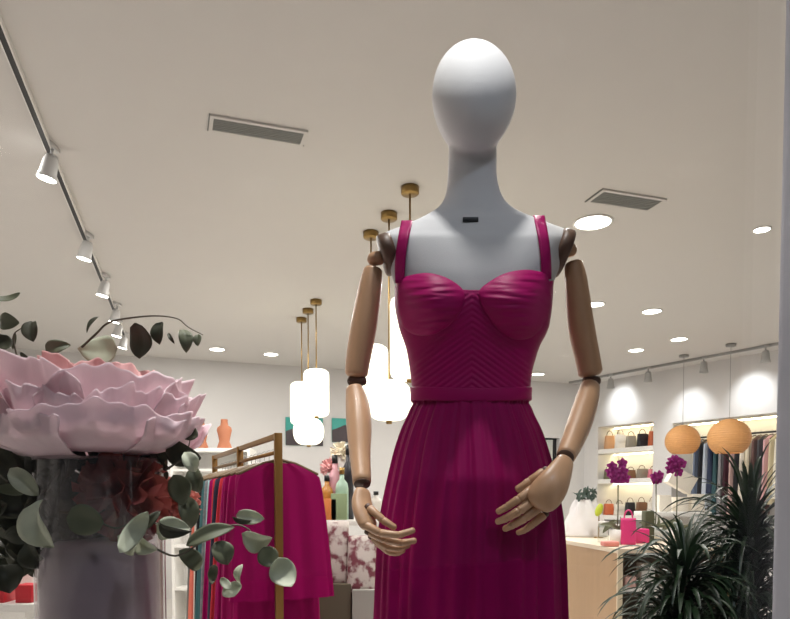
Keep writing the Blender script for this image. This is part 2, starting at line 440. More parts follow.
# ------------------------------------------------------------------ lantern pendants
def pendant(px, py, drop, h, r, lb, group, globe=False):
    c = atz(px, py, ZC)
    t = thing('pendant_lamp', lb, 'pendant lamp', (c.x, c.y, ZC - drop - h), group)
    bm = B(); lathe(bm, [(.001, -.001), (.055, -.001), (.055, -.04), (.05, -.045), (.001, -.045)], (c.x, c.y, ZC), 24); obj('ceiling_cup', bm, M_brass, t)
    bm = B(); tube(bm, [(c.x, c.y, ZC - .04), (c.x, c.y, ZC - drop - .01)], .006, 8, cap='none'); obj('rod', bm, M_brass, t)
    bm = B()
    if globe:
        pr = [(.03, h)] + [(r * math.sin(a) ** .55, h / 2 + h / 2 * math.cos(a)) for a in [PI * (i + .7) / 14 for i in range(13)]] + [(.03, 0)]
    else:
        k = .045
        pr = [(.03, h), (r * .72, h), (r * .93, h - k * .4), (r, h - k), (r, h * .5), (r, k), (r * .93, k * .4), (r * .72, 0), (.03, 0)]
    lathe(bm, pr, (c.x, c.y, ZC - drop - h), 32); obj('lamp_shade', bm, M_shade, t)
    bm = B(); lathe(bm, [(.001, .012), (.02, .012), (.02, -.02), (.001, -.02)], (c.x, c.y, ZC - drop - h), 16); obj('finial', bm, M_brass, t)
    return c
G1, G2 = 'opal glass lanterns hanging in the middle of the shop', 'opal glass lanterns hanging at the back of the shop'
pendant(410, 187, .66, .50, .122, 'tall opal lantern hanging close to the dress, with the nearest brass ceiling cup', G1)
pendant(371, 232, .80, .36, .122, 'tall opal lantern glowing behind the left forearm of the mannequin', G1)
pendant(389, 213, 1.10, .27, .158, 'wide squat opal lantern glowing beside the left elbow of the mannequin', G1, True)
pendant(316, 300, .66, .44, .122, 'tall opal lantern of the far cluster, nearest and highest one', G2)
pendant(301.5, 318, .67, .44, .122, 'tall opal lantern of the far cluster, leftmost one partly hidden', G2)
pendant(308, 309, 1.08, .27, .155, 'wide squat opal lantern lowest in the far cluster', G2, True)

# woven globes
def rattan_globe(px, pyc, py, d_px, lb):
    c = atz(px, pyc, ZC); R = PX(d_px / 2, c.y); z = P(px, py, c.y).z
    t = thing('rattan_pendant', lb, 'pendant lamp', (c.x, c.y, z - R), 'woven rattan globe lamps')
    bm = B(); lathe(bm, [(.001, -.001), (.06, -.001), (.06, -.03), (.001, -.03)], (c.x, c.y, ZC), 20); obj('ceiling_cup', bm, M_grey, t)
    bm = B(); tube(bm, [(c.x, c.y, ZC - .03), (c.x, c.y, z + R)], .004, 6, cap='none'); obj('cord', bm, M_grey, t)
    bm = B()
    lathe(bm, [(R * math.sin(a), R * .93 * math.cos(a)) for a in [math.radians(6 + i * 6.9) for i in range(21)]], (c.x, c.y, z), 40, close=False)
    sh = obj('lamp_shade', bm, M_rattan, t)
    bm = B()
    for i in range(1, 20):
        a = math.radians(6 + i * 7.1); rr = R * math.sin(a) * 1.004; zz = z + R * .93 * math.cos(a)
        tube(bm, [(c.x + rr * math.cos(q), c.y + rr * math.sin(q), zz) for q in [2 * PI * j / 36 for j in range(37)]], .006, 5, cap='none')
    obj('weave', bm, M_rattan, sh)
    lamp('POINT', (c.x, c.y, z), 1.2, size=.05)
rattan_globe(684, 355, 441, 33, 'smaller woven rattan globe lamp on the left, above the orchid')
rattan_globe(731, 344, 438, 40, 'larger woven rattan globe lamp nearest the window frame')

# ------------------------------------------------------------------ mannequin
Y0 = 1.5
def mx(px): return (px - CX) / F * Y0
cxm = mx(470.5)
def mz(py): return P(470, py, Y0).z
def zy(py, y): return P(470, py, min(y, Y0)).z
def mpy(z):  # inverse (approx, level camera)
    lo, hi = -200, 1500
    for _ in range(30):
        m_ = (lo + hi) / 2
        if mz(m_) > z: lo = m_
        else: hi = m_
    return lo
MQ = thing('mannequin', 'faceless white mannequin with jointed wooden arms standing in the shop window', 'mannequin', (cxm, Y0, .48))
bm = B()
def ringed(tab, ylist, seg=48, ex=2.2):
    rings = []
    for py in ylist:
        xl, xr, bf, bb, yo = lut(tab, py); z = mz(py); c = (mx(xl) + mx(xr)) / 2; a = (mx(xr) - mx(xl)) / 2
        rg = []
        for k in range(seg):
            t = 2 * PI * k / seg; ct, st = math.cos(t), math.sin(t)
            x = c + a * math.copysign(abs(ct) ** (2 / ex), ct); b = bf if st < 0 else bb
            y = Y0 + yo + b * math.copysign(abs(st) ** (2 / ex), st)
            rg.append(bm.verts.new((x, y, zy(py, y))))
        rings.append(rg)
    for A, Q in zip(rings, rings[1:]):
        for k in range(seg): bm.faces.new((A[k], A[(k + 1) % seg], Q[(k + 1) % seg], Q[k]))
    bm.faces.new(rings[0]); bm.faces.new(rings[-1])
HEAD = []
for i in range(25):
    ang = PI * i / 24; py = 96.6 - 58.4 * math.cos(ang); e = math.sin(ang)
    k = 1 - .06 * math.cos(ang) if ang < PI / 2 else 1 - .13 * max(0, -math.cos(ang)) ** 1.5
    if ang < PI / 2: k = 1 + .02 * math.sin(2 * ang)
    w_ = 40.3 * e * k + .4; HEAD.append((py, 472 - w_, 472 + w_, .102 * e * k + .002, .105 * e * k + .002, .0))
ringed(HEAD, [r_[0] for r_ in HEAD], ex=2.0)
NECK = [(110, 450, 494, .05, .05, .025), (151, 448.3, 496, .05, .053, .025), (169, 447.7, 496, .05, .053, .025), (187, 446, 499, .052, .055, .025), (198, 442.5, 503.5, .055, .058, .022), (206, 437, 511, .058, .06, .02),
        (211, 430, 519, .06, .062, .018), (217, 420, 533, .064, .066, .012), (224, 405, 550, .068, .07, .008), (231, 387, 567, .072, .074, .004), (236, 379, 571, .076, .08, 0), (245, 380.5, 568, .082, .086, 0), (260, 386, 561, .09, .09, 0), (275, 391.5, 553, .096, .09, 0), (300, 398, 547, .1, .088, 0), (325, 401, 544, .097, .085, 0),
        (350, 409, 533, .09, .082, 0), (380, 413, 526, .084, .082, 0), (392, 418, 521, .077, .075, 0), (400, 419, 520, .076, .075, 0), (430, 415, 526, .085, .09, 0), (470, 400, 541, .11, .118, 0), (520, 396, 545, .115, .12, 0), (560, 404, 537, .1, .1, 0)]
ringed(NECK, [110, 130, 151, 160, 169, 178, 187, 193, 198, 202, 206, 208.5, 211, 214, 217, 220, 224, 227, 231, 233.5, 236, 240, 245, 252, 260, 268, 275, 287, 300, 312, 325, 337, 350, 365, 380, 390, 400, 415, 430, 450, 470, 495, 520, 540, 560], ex=2.25)
body = obj('body', bm, M_manq, MQ)
m_ = body.modifiers.new('fuse', 'REMESH'); m_.mode = 'VOXEL'; m_.voxel_size = .0045; m_.use_smooth_shade = True
m_ = body.modifiers.new('soften', 'SMOOTH'); m_.iterations = 6; m_.factor = .5
bm = B(); box(bm, -.016, .016, -.004, .004, -.005, .005, .001, M=Matrix.Translation(P(470.5, 220, Y0 - .056)))
obj('neck_catch', bm, M_black, MQ)
bm = B(); tube(bm, [(cxm, Y0 + .02, .5), (cxm, Y0 + .02, mz(545))], .013, 14, cap='none'); obj('stand_pole', bm, M_grey, MQ)
bm = B(); lathe(bm, [(.001, 0), (.16, 0), (.16, .008), (.02, .014), (.001, .014)], (cxm, Y0 + .02, .482), 40); obj('stand_base', bm, M_grey, MQ)
# shoulder plates and arms
def Pm(px, py, dy): return P(px, py, Y0 + dy)
def plate(p, q, depth_, name):
    """oval wooden plate closing the shoulder cut"""
    bm = B(); mid = (p + q) / 2; up = (p - q); hh = up.length / 2; u = up.normalized(); v = Vector((0, 1, 0)); n = u.cross(v).normalized()
    if (n.x > 0) != (mid.x > cxm): n = -n
    for k, (s, off) in enumerate(((1, -.012), (1, .004), (.94, .008))):
        pass
    rings = []
    for s, off in ((.9, -.02), (1.0, -.012), (1.0, .003), (.93, .007), (.4, .009), (.02, .009)):
        rings.append([bm.verts.new(mid + u * hh * .94 * s * math.cos(a) + v * depth_ * .92 * s * math.sin(a) + n * off) for a in [2 * PI * i / 36 for i in range(36)]])
    for A, Q in zip(rings, rings[1:]):
        for i in range(36): bm.faces.new((A[i], A[(i + 1) % 36], Q[(i + 1) % 36], Q[i]))
    bm.faces.new(rings[0]); bm.faces.new(rings[-1])
    return obj(name, bm, M_woodd, MQ), mid, n
plate(Pm(378.5, 236, 0), Pm(391.5, 275, 0), .066, 'shoulder_plate')
plate(Pm(571.5, 231, 0), Pm(555, 277, 0), .066, 'shoulder_plate')
def limb(name, pts, rad, seg=28, parent=None, m=M_wood, n=20, **kw):
    q, r = interp_path([Vector(p) for p in pts], rad, n); bm = B(); tube(bm, q, r, seg, **kw)
    return obj(name, bm, m, parent or MQ)
def arm(ball, up, el, fo, hand):
    ua = limb('upper_arm', [p for p, r in up], [r for p, r in up], capk=.35)
    bm = B(); bp, br = ball; tube(bm, [bp[0], bp[1]], [br, br], 20, capk=1); obj('shoulder_joint', bm, M_wood, ua)
    bm = B(); tube(bm, el[0], [el[1]] * 2, 20, capk=.8); obj('elbow_joint', bm, M_woodd, ua)
    fa = limb('forearm', [p for p, r in fo], [r for p, r in fo], capk=.3)
    e, r = fo[-1]; d = (e - fo[-2][0]).normalized(); bm = B(); tube(bm, [e + d * r * .22, e + d * r * .33], [r * .9] * 2, 24, cap='none'); obj('wrist_ring', bm, M_woodd, fa)
arm(((Pm(379, 258, 0), Pm(374, 259, 0)), .015), [(Pm(373, 270, 0), .020), (Pm(370.5, 285, 0), .0245), (Pm(364, 325, 0), .0285), (Pm(358, 360, .0), .0265), (Pm(356.5, 374, .0), .0245)],
    ([Pm(351, 381, .0), Pm(363, 381, 0)], .0105),
    [(Pm(354, 388, -.01), .018), (Pm(357, 402, -.02), .0245), (Pm(359, 425, -.05), .0265), (Pm(360, 455, -.09), .0215), (Pm(362, 482, -.13), .0185)], None)
arm(((Pm(564, 250, 0), Pm(570, 250, 0)), .015), [(Pm(573.5, 264, 0), .019), (Pm(576, 280, 0), .0235), (Pm(581, 325, 0), .028), (Pm(588, 360, 0), .0265), (Pm(590.5, 373, 0), .026)],
    ([Pm(586, 381, 0), Pm(597, 381, 0)], .0105),
    [(Pm(590, 387, -.01), .021), (Pm(586.5, 402, -.04), .0245), (Pm(579, 425, -.09), .025), (Pm(571, 445, -.14), .0215), (Pm(566, 456, -.17), .0185)], None)
def hand(palm, width, fingers, thumb):
    q, r = interp_path([p for p, r in palm], [r for p, r in palm], 12); bm = B(); tube(bm, q, r, 24, wide=width, wf=1.0, flat=.62, capk=.5)
    h = obj('hand', bm, M_wood, MQ)
    for i, (f, r0) in enumerate(fingers + [thumb]):
        bm = B(); k = len(f) - 1
        for j in range(k):
            a, b = f[j], f[j + 1]; d = (b - a).normalized(); ra_ = r0 * (1 - .12 * j); rb_ = r0 * (1 - .12 * (j + 1))
            mid = a.lerp(b, .5)
            tube(bm, [a + d * ra_ * .35, mid, b - d * rb_ * .35], [ra_, (ra_ + rb_) / 2 * .96, rb_], 14, capk=.75)
        obj('thumb' if i == 4 else 'finger', bm, M_wood, h)
        bm = B(); a = f[0]; d = (f[1] - a).normalized(); tube(bm, [a - d * r0 * .7, a + d * r0 * .1], [r0 * .85] * 2, 12, capk=.5); obj('knuckle_joint', bm, M_woodd, h)
# right of picture: back of the hand towards us
q = -.2
hand([(Pm(565.5, 461, -.183), .0178), (Pm(560, 472, -.2), .0245), (Pm(552.5, 485, -.213), .031), (Pm(545, 495, -.215), .0325), (Pm(540, 501, -.215), .0295)], Vector((.55, -.12, -.75)),
     [([Pm(533, 489, q), Pm(519, 499, q - .01), Pm(507, 507, q - .005), Pm(497.5, 512, q + .005)], .0098),
      ([Pm(535.5, 498, q), Pm(519, 511, q - .015), Pm(507, 518, q - .005), Pm(497, 522, q + .01)], .0102),
      ([Pm(539.5, 507, q), Pm(525, 518, q - .005), Pm(513, 525, q), Pm(504.5, 529, q + .02)], .0098),
      ([Pm(544, 514.5, q + .005), Pm(533, 524, q + .005), Pm(525, 530, q + .01), Pm(517.5, 533, q + .02)], .0085)],
     ([Pm(544, 472, q + .03), Pm(530, 481, q + .03), Pm(517, 490, q + .03)], .0098))
# left of picture: hand seen from the thumb side
q = -.17
hand([(Pm(362.5, 492, -.14), .0175), (Pm(362, 503, -.15), .0225), (Pm(364.5, 515, -.165), .023), (Pm(368, 525, -.175), .02)], Vector((.75, .5, -.2)),
     [([Pm(364, 524, q - .01), Pm(380, 533, q - .02), Pm(399, 535, q - .025), Pm(414, 530, q - .02)], .0092),
      ([Pm(370, 532, q + .005), Pm(386, 540, q), Pm(402, 543, q - .005), Pm(415.5, 540.5, q - .005)], .0096),
      ([Pm(373, 537, q + .02), Pm(387, 547, q + .015), Pm(399, 549, q + .01), Pm(409, 545, q + .01)], .009),
      ([Pm(376, 541, q + .03), Pm(389, 552, q + .03), Pm(397, 553.5, q + .025), Pm(404, 550, q + .02)], .008)],
     ([Pm(369, 508, q + .0), Pm(383, 520, q - .015), Pm(395, 528, q - .02)], .0085))

# ------------------------------------------------------------------ dress
DR = thing('dress', 'long magenta satin dress with sweetheart bodice worn by the mannequin', 'dress', (cxm, Y0, .5))
BOD = [(268, 394, 552, .098, .092), (280, 395, 550.5, .102, .094), (300, 394.5, 549.5, .105, .094), (325, 398.5, 546.5, .102, .09), (350, 406.5, 536, .094, .087), (380, 411, 529, .088, .086), (400, 412.5, 528, .088, .088), (410, 412, 529, .09, .09)]
EX = 2.25
def bust(x, z):
    s = 0
    for c in (430, 517):
        dx = (x - mx(c)) / .052; dz = (z - mz(300)) / .047
        s += math.exp(-(dx * dx + dz * dz) * .7)
    return .034 * s
def front(x, py, off=0):
    xl, xr, bf, bb = lut(BOD, py); c = (mx(xl) + mx(xr)) / 2; a = (mx(xr) - mx(xl)) / 2
    u = min(1, abs((x - c) / a)); return Y0 - bf * (1 - u ** EX) ** (1 / EX) - bust(x, mz(py)) * (1 - u ** 6) - off
def topy(t):
    """neckline py as function of ring angle (front = -90 deg)"""
    st = math.sin(t); f = max(0, -st)
    return 280 + 10 * f ** 3 + (6 * max(0, st))
def bod(u, v, nu=420, nv=110):
    t = 2 * PI * u / nu; py0 = topy(t); py = py0 + (388 - py0) * v / (nv - 1)
    xl, xr, bf, bb = lut(BOD, py); c = (mx(xl) + mx(xr)) / 2; a = (mx(xr) - mx(xl)) / 2
    ct, st = math.cos(t), math.sin(t); x = c + a * math.copysign(abs(ct) ** (2 / EX), ct)
    if st <= 0:
        y = front(x, py)
        px = 395 + x * F / y; dx = abs(px - 471)
        w = 9 + max(0, py - 291) * .62
        k = 1 / (1 + math.exp((dx - w) * .5))
        ph = (py - dx * .72) * 2 * PI / 6.2
        y -= (.0024 * (abs(math.sin(ph / 2)) - .3)) * k * (1 if py > 293 else 0)
        y -= (1 - k) * .0006 * math.sin((py * .9 - dx * .55) * .55 + N3(px * .03, py * .03, 1) * 3)
        y -= .002 * k
    else: y = Y0 + bb * abs(st) ** (2 / EX)
    return Vector((x, y, zy(py, y)))
bm = B(); grid(bm, 420, 110, bod, wrap=True)
bo = obj('bodice', bm, M_dress, DR); solid(bo, .0015, -1)
def cup(outl, cpx, cpy, flip, seed):
    n = 96; pts = []
    k = len(outl)
    per = []
    for i in range(n):
        u = i / n * k; j = int(u); t = u - j
        p0, p1, p2, p3 = [Vector((*outl[(j + d) % k], 0)) for d in (-1, 0, 1, 2)]
        per.append(.5 * ((2 * p1) + (p2 - p0) * t + (2 * p0 - 5 * p1 + 4 * p2 - p3) * t * t + (3 * p1 - p0 - 3 * p2 + p3) * t ** 3))
    def fn(u, v, nv=44):
        s = (v / (nv - 1)); r = math.sin(s * PI / 2) if s < 1 else 1
        q = Vector((cpx, cpy, 0)).lerp(per[u % n], r)
        x = mx(q.x); bul = max(0, (1 - r ** 3.2)) ** .62 * .017
        fold = math.sin(q.y * .78 + flip * (q.x - cpx) * .10 - ((q.x - cpx) / 34) ** 2 * 1.6 + 2.2 * N3(q.x * .02, q.y * .05, seed))
        f2_ = N3(q.x * .035, q.y * .32, seed + 5)
        bul += (.0010 * fold + .0024 * f2_) * (1 - r ** 8)
        xx = q.x
        y = front(x * .96, q.y, .002) - bul
        return P(q.x, q.y, y)
    bm = B(); V = grid(bm, n, 44, fn, wrap=True)
    bmesh.ops.remove_doubles(bm, verts=bm.verts, dist=1e-5)
    o = obj('cup', bm, M_dress, bo); solid(o, .0012, 1); return o
cup([(397.5, 281), (408, 276.5), (425, 273.5), (440, 276), (453, 282), (463, 291), (464, 303), (457, 316), (445, 328), (430, 335), (412, 333), (400, 321), (396, 300)], 430, 303, 1, 3)
cup([(480, 291), (490, 282), (505, 274), (522, 270.5), (537, 271.5), (547.5, 277), (549, 298), (545, 321), (533, 336), (515, 339), (500, 331), (489, 316), (481, 303)], 515, 303, -1, 9)
def strap(top, bot, w0, w1):
    a = []
    for i in range(17):
        t = i / 16; px = top[0] + (bot[0] - top[0]) * t + math.sin(t * PI) * (2 if top[0] < 470 else -2) * -1; py = top[1] + (bot[1] - top[1]) * t
        a.append((px, py, w0 + (w1 - w0) * t))
    def sy(px, py):
        xl, xr, bf, bb, yo = lut(NECK, py); c = (xl + xr) / 2; h = (xr - xl) / 2; u = min(.99, abs(px - c) / h)
        b1 = Y0 + yo - bf * (1 - u ** 2.25) ** (1 / 2.25)
        if py > 262: b1 = min(b1, Y0 - .05) if py > 275 else b1
        return b1 - .005
    _sy = sy
    def sy(px, py):
        y = Y0 - .06
        for _ in range(4): y = _sy(395 + (px - 395) * y / Y0, py)
        return y - .002
    def fn(u, v):
        if v < 17: px, py, w = a[16 - v]; x = px + (u / 4 - .5) * w; return P(x, py, sy(x, py))
        t = (v - 16) / 8; px, py, w = a[0]; x = px + (u / 4 - .5) * w
        p0 = P(x, py, sy(x, py))
        return p0 + Vector((0, .13 * t, .012 * math.sin(t * PI) - .05 * t * t))
    bm = B(); grid(bm, 5, 25, fn); o = obj('strap', bm, M_dress, DR); solid(o, .003, 0)
strap((407, 221), (399.5, 283), 11, 9)
strap((539, 216), (546.5, 279), 11, 9)
# waistband
def band(py0, py1, off):
    def fn(u, v):
        t = 2 * PI * u / 160; q = [0, .03, .12, .5, .88, .97, 1][v]; py = py0 + (py1 - py0) * q; o = off * [.2, .8, 1, .9, 1, .8, .2][v]
        xl, xr, bf, bb = lut(BOD, py); c = (mx(xl) + mx(xr)) / 2; a = (mx(xr) - mx(xl)) / 2 + o
        ct, st = math.cos(t), math.sin(t); b = (bf if st < 0 else bb) + o
        y = Y0 + b * math.copysign(abs(st) ** (2 / EX), st)
        return Vector((c + a * math.copysign(abs(ct) ** (2 / EX), ct), y, zy(py + .6 * math.sin(t * 3), y)))
    bm = B(); grid(bm, 160, 7, fn, wrap=True); return bm
obj('waistband', band(387, 401, .0045), M_dress, DR)
# skirt
SK = [(399, 412.5, 528), (404, 412, 529), (411, 409.5, 531), (430, 401, 540), (453, 393.5, 548), (480, 387, 555), (520, 379.5, 562), (560, 376, 565.5), (616, 373.5, 568), (760, 366, 576), (930, 360, 584)]
zb = .5; pyb = mpy(zb)
def skf(u, v, nu=640, nv=90):
    t = 2 * PI * u / nu; q = v / (nv - 1); py = 399 + (pyb - 399) * q ** 1.25
    xl, xr = lut(SK, py); c = (mx(xl) + mx(xr)) / 2; a = (mx(xr) - mx(xl)) / 2
    g = min(1, (py - 399) / 120)
    ct, st = math.cos(t), math.sin(t)
    amp = .0016 + .0056 * g
    ph = t + .05 * N3(ct * 2, st * 2, py * .004)
    w = .5 * math.sin(ph * 31 + 2 * N3(ct * 3, st * 3, 0)) + .45 * math.sin(ph * 17 + 1.3) + .4 * N3(ct * 14, st * 14, py * .002)
    w2 = (1 - g) * .7 * math.sin(ph * 61)
    r = 1 + 0
    b = (.092 + .055 * min(1, (py - 399) / 80) + .02 * g)
    d = amp * (w + w2 * .7)
    tuck = .004 * math.exp(-(((py - 403) / 3) ** 2))
    y = Y0 + (b + d - tuck) * st
    z = zy(py, y) if py < 620 else mz(py) + (zy(620, y) - mz(620)) * max(0, 1 - (py - 620) / 80)
    return Vector((c + (a - .004 * g + d - tuck) * ct, y, z))
bm = B(); grid(bm, 640, 90, skf, wrap=True)
sk = obj('skirt', bm, M_dress2, DR)

# mannequin key lamp at the ceiling just inside the window, then a peony spot
lamp('SPOT', (cxm - .06, 1.36, ZC - .12), 78, col=(1, .97, .95), size=.04, tgt=(cxm, Y0 - .1, 1.75), angle=56, blend=.6)
lamp('SPOT', (-.35, 1.0, ZC - .12), 110, col=(1, .97, .97), size=.05, tgt=(-.6, 1.2, 1.45), angle=50, blend=.7)  # unseen spot added to brighten the peony

# ------------------------------------------------------------------ flower arrangement
VY = 1.25
VL = thing('vase', 'tall smoked glass cylinder vase filled with mauve grey filling, below the peony', 'vase', (P(101, 500, VY).x, VY, .98))
vx = P(100.5, 500, VY).x; vr = PX(61, VY); zt = P(100, 459, VY).z; zf = P(100, 556, VY).z
bm = B(); lathe(bm, [(vr * .5, .985), (vr, .985), (vr, 1.0), (vr, zt - .01), (vr, zt), (vr - .005, zt), (vr - .005, 1.0)], (vx, VY, 0), 56, close=False)
obj('glass_body', bm, M_vglass, VL)
bm = B(); r = vr - .007
lathe(bm, [(.001, .99), (r, .99), (r, zf - .01), (r * .985, zf + .004), (r * .9, zf + .018), (r * .7, zf + .028), (.001, zf + .034)], (vx, VY, 0), 48)
obj('filling', bm, mat('mauve_filling', rgb(226, 212, 220), .45, var=.12, vscale=8), VL)
bm = B(); box(bm, vx - .17, vx + .17, VY - .17, VY + .17, .481, .98, .004)
tag(obj('plinth', bm, M_white, None, sm=False), 'white square plinth carrying the glass vase', 'plinth')

FC = P(98, 452, VY)         # base point of the big flower
PN = thing('peony', 'giant pale pink fabric peony resting on top of the glass vase', 'artificial flower', (FC.x, FC.y, FC.z))
def petal(parent, base, ang, L, wid, prof, ruff, seed, m, name='petal', curl=.12):
    """prof: list (t, radial, height) as fractions of L ; ang: compass angle"""
    nu, nv = 61, 41
    d = Vector((math.cos(ang), math.sin(ang), 0)); s = Vector((-math.sin(ang), math.cos(ang), 0))
    def fn(u, v):
        t = v / (nv - 1); a = (u / (nu - 1)) * 2 - 1
        rr, hh = lut(prof, t)
        w = wid * (math.sin(min(1, t * 1.25 + .04) * PI / 2) ** .8)
        edge = t ** 3
        tip = 1 - (.09 * abs(a) ** 3 + .05 * N3(a * 2, seed, 3)) * t
        ca = a * w / max(.05, (rr * L + .35 * L))
        R = (rr * L * tip)
        x = base + d * R * math.cos(ca * .9) + s * (math.sin(ca * .9) * (rr * L + .35 * L * t))
        x.z += hh * L * (tip - curl * abs(a) ** 2.6)
        rf = ruff * edge * (.8 * math.sin(a * 5 + seed) + .6 * math.sin(a * 11 + seed * 2.3) + .45 * math.sin(a * 23 + seed * 3.1) * t ** 4 + .8 * N3(a * 3, t * 2, seed))
        x += Vector((0, 0, rf * .55)) + d * rf * .9
        x += d * (.006 * N3(a * 2.5, t * 3, seed + 9) * 2 + .003 * N3(a * 9, t * 4, seed + 2)) * t + d * .0025 * math.sin(a * 9 + seed + t) * t
        return x
    bm = B(); grid(bm, nu, nv, fn); o = obj(name, bm, m, parent); solid(o, .0014, 0); return o
U = PX(1, VY)
outer = [(0, .0, .0), (.25, .45, -.02), (.5, .78, .06), (.75, .95, .18), (1, 1.0, .35)]
midp = [(0, .0, .03), (.25, .36, .06), (.5, .68, .22), (.75, .84, .46), (1, .93, .75)]
inn = [(0, .0, .05), (.25, .26, .2), (.5, .48, .45), (.75, .58, .68), (1, .56, .86)]
pr_ = random.Random(21)
for i in range(6):
    a = -PI / 2 + .47 + i * PI / 3 + pr_.uniform(-.05, .05); petal(PN, FC + Vector((0, 0, -.002 * i)), a, (100 + pr_.uniform(-5, 5)) * U, 86 * U, outer, .009, i * 1.7 + 1, M_petal, curl=.2)
for i in range(6):
    a = -PI / 2 + .66 + i * PI / 3 + pr_.uniform(-.15, .15); petal(PN, FC + Vector((0, 0, .004 + .002 * i)), a, (98 + pr_.uniform(-7, 6)) * U, 84 * U, midp, .009, i * 2.1 + 4, M_petal, curl=.3)
tw = [(0, .0, .01), (.25, .4, .02), (.5, .73, .14), (.75, .9, .32), (1, .985, .54)]
for i in range(6):
    a = -PI / 2 - .28 + i * PI / 3 + pr_.uniform(-.1, .1); petal(PN, FC + Vector((0, 0, .002 + .001 * i)), a, (97 + pr_.uniform(-5, 5)) * U, 60 * U, tw, .011, i * 2.9 + 2, M_petal, curl=.25)
for i in range(5):
    a = -PI / 2 + .5 + i * PI * .4; petal(PN, FC + Vector((0, 0, .012)), a, (90 + pr_.uniform(-5, 5)) * U, 62 * U, inn, .008, i * 1.3 + 7, M_petal2)
for i in range(5):
    a = i * PI * .4 + .3; petal(PN, FC + Vector((0, 0, .012)), a, 84 * U, 36 * U, [(0, 0, .06), (.5, .24, .5), (1, .26, .88)], .007, i + 11, M_petal2)

def blossom(px, py, Y, R, m, label, cat='artificial flower', n=46, name='carnation'):
    c = P(px, py, Y); bm = B(); rr = random.Random(int(px))
    for i in range(n):
        z = 1 - 2 * (i + .5) / n; a = i * 2.4; d = Vector((math.cos(a) * math.sqrt(1 - z * z), math.sin(a) * math.sqrt(1 - z * z), z))
        t = d.cross(Vector((.3, .2, 1))).normalized(); b = d.cross(t); tw = rr.uniform(0, PI); t, b = t * math.cos(tw) + b * math.sin(tw), b * math.cos(tw) - t * math.sin(tw)
        V = []
        for v in range(5):
            row = []
            for u in range(7):
                q = u / 3 - 1; w = R * .45 * (v / 4) ** .6; h = R * (.3 + .72 * v / 4)
                row.append(bm.verts.new(c + d * (h + (v / 4) * R * .07 * math.sin(q * 7 + i)) + t * q * w + b * (R * .12 * math.sin(q * 5 + i) * v / 4)))
            V.append(row)
        for v in range(4):
            for u in range(6): bm.faces.new((V[v][u], V[v][u + 1], V[v + 1][u + 1], V[v + 1][u]))
    bmesh.ops.create_icosphere(bm, subdivisions=2, radius=R * .45, matrix=Matrix.Translation(c))
    return tag(obj(name, bm, m), label, cat)
blossom(125, 497, VY - .01, PX(44, VY), M_coral, 'coral pink carnation seen through the smoked glass of the vase')
blossom(172, 505, VY + .06, PX(27, VY), mat('coral_light', rgb(214, 130, 118), .7, trans=.2, var=.15), 'coral carnation peeking out right of the vase')

def leafmesh(bm, c, L, Wd, ang, tilt, cupd, yaw=0, tipk=.5):
    """rounded leaf; base to tip along ang in the picture plane"""
    d = Vector((math.cos(ang), 0, -math.sin(ang))); s = Vector((math.sin(ang), 0, math.cos(ang))); n = Vector((0, -1, 0))
    R = Matrix.Rotation(tilt, 3, d) @ Matrix.Rotation(yaw, 3, s)
    nu, nv = 9, 11; V = []
    for v in range(nv):
        t = v / (nv - 1); w = (math.sin(PI * min(1, (t * .96 + .02)) ** (.8 + .25 * tipk)) ** .56) * (1 - .25 * t ** 6) if 0 < t < 1 else .06
        row = []
        for u in range(nu):
            a = u / (nu - 1) * 2 - 1
            p = d * (t - .5) * L + s * a * w * Wd / 2 + n * (-cupd * L * ((t - .5) ** 2 * 1.6 - .2) + Wd * (abs(a) ** .8 * w * .16 * (1 + cupd) + .05 * math.sin(t * 7 + L * 900 + a * 2) * abs(a)))
            row.append(bm.verts.new(c + R @ p))
        V.append(row)
    for v in range(nv - 1):
        for u in range(nu - 1): bm.faces.new((V[v][u], V[v][u + 1], V[v + 1][u + 1], V[v + 1][u]))
D, G, Pl = M_leafd, M_leafg, M_leafp
def sprig(label, stem, leaves, Y, grp='eucalyptus sprigs around the peony'):
    b = P(*stem[0], Y) if len(stem[0]) == 2 else P(*stem[0])
    t = thing('eucalyptus_sprig', label, 'artificial plant', b, grp)
    pts = [P(x, y, Y + (0 if len(q) == 0 else q[0])) for x, y, *q in stem]
    q, r = interp_path(pts, [.0022 - .0014 * i / (len(pts) - 1) for i in range(len(pts))], 30)
    bm = B(); tube(bm, q, r, 7); obj('stem', bm, M_stem, t)
    for (x, y, L, w, ang, m, *ex) in leaves:
        dy = ex[0] if ex else rnd.uniform(-.02, .02)
        c = P(x, y, Y + dy); k = (Y + dy) / F
        bm = B(); leafmesh(bm, c, L * k, w * k, math.radians(ang), rnd.uniform(-.5, .5), rnd.uniform(.2, .8) * rnd.choice((-1, 1)), rnd.uniform(-.35, .35))
        o = obj('leaf', bm, m, t); solid(o, .0005)
    return t
sprig('dark leafy sprig rising at the left edge above the peony', [(25, 378), (16, 352), (14, 335), (22, 328)],
      [(8, 297, 24, 8, -25, G), (9, 322, 24, 17, 5, G), (32, 331, 22, 18, 80, D), (4, 343, 18, 16, 70, D), (14, 341, 17, 4, 100, G), (57, 348, 26, 14, -15, G), (12, 359, 13, 9, 0, Pl), (27, 358, 17, 5, 40, D)], 1.22)
sprig('arching twig with four hanging leaves over the peony', [(82, 347), (96, 334), (110, 322), (138, 317), (160, 316), (178, 319), (188, 327), (203, 335)],
      [(92, 324, 20, 6, 115, D), (140, 341, 34, 29, 92, D), (160, 333, 22, 16, 100, D), (171, 338, 12, 4, 60, D), (185, 340, 24, 14, 85, G), (198, 340, 12, 9, 90, G), (100, 350, 42, 30, 180, Pl, .06)], 1.24)
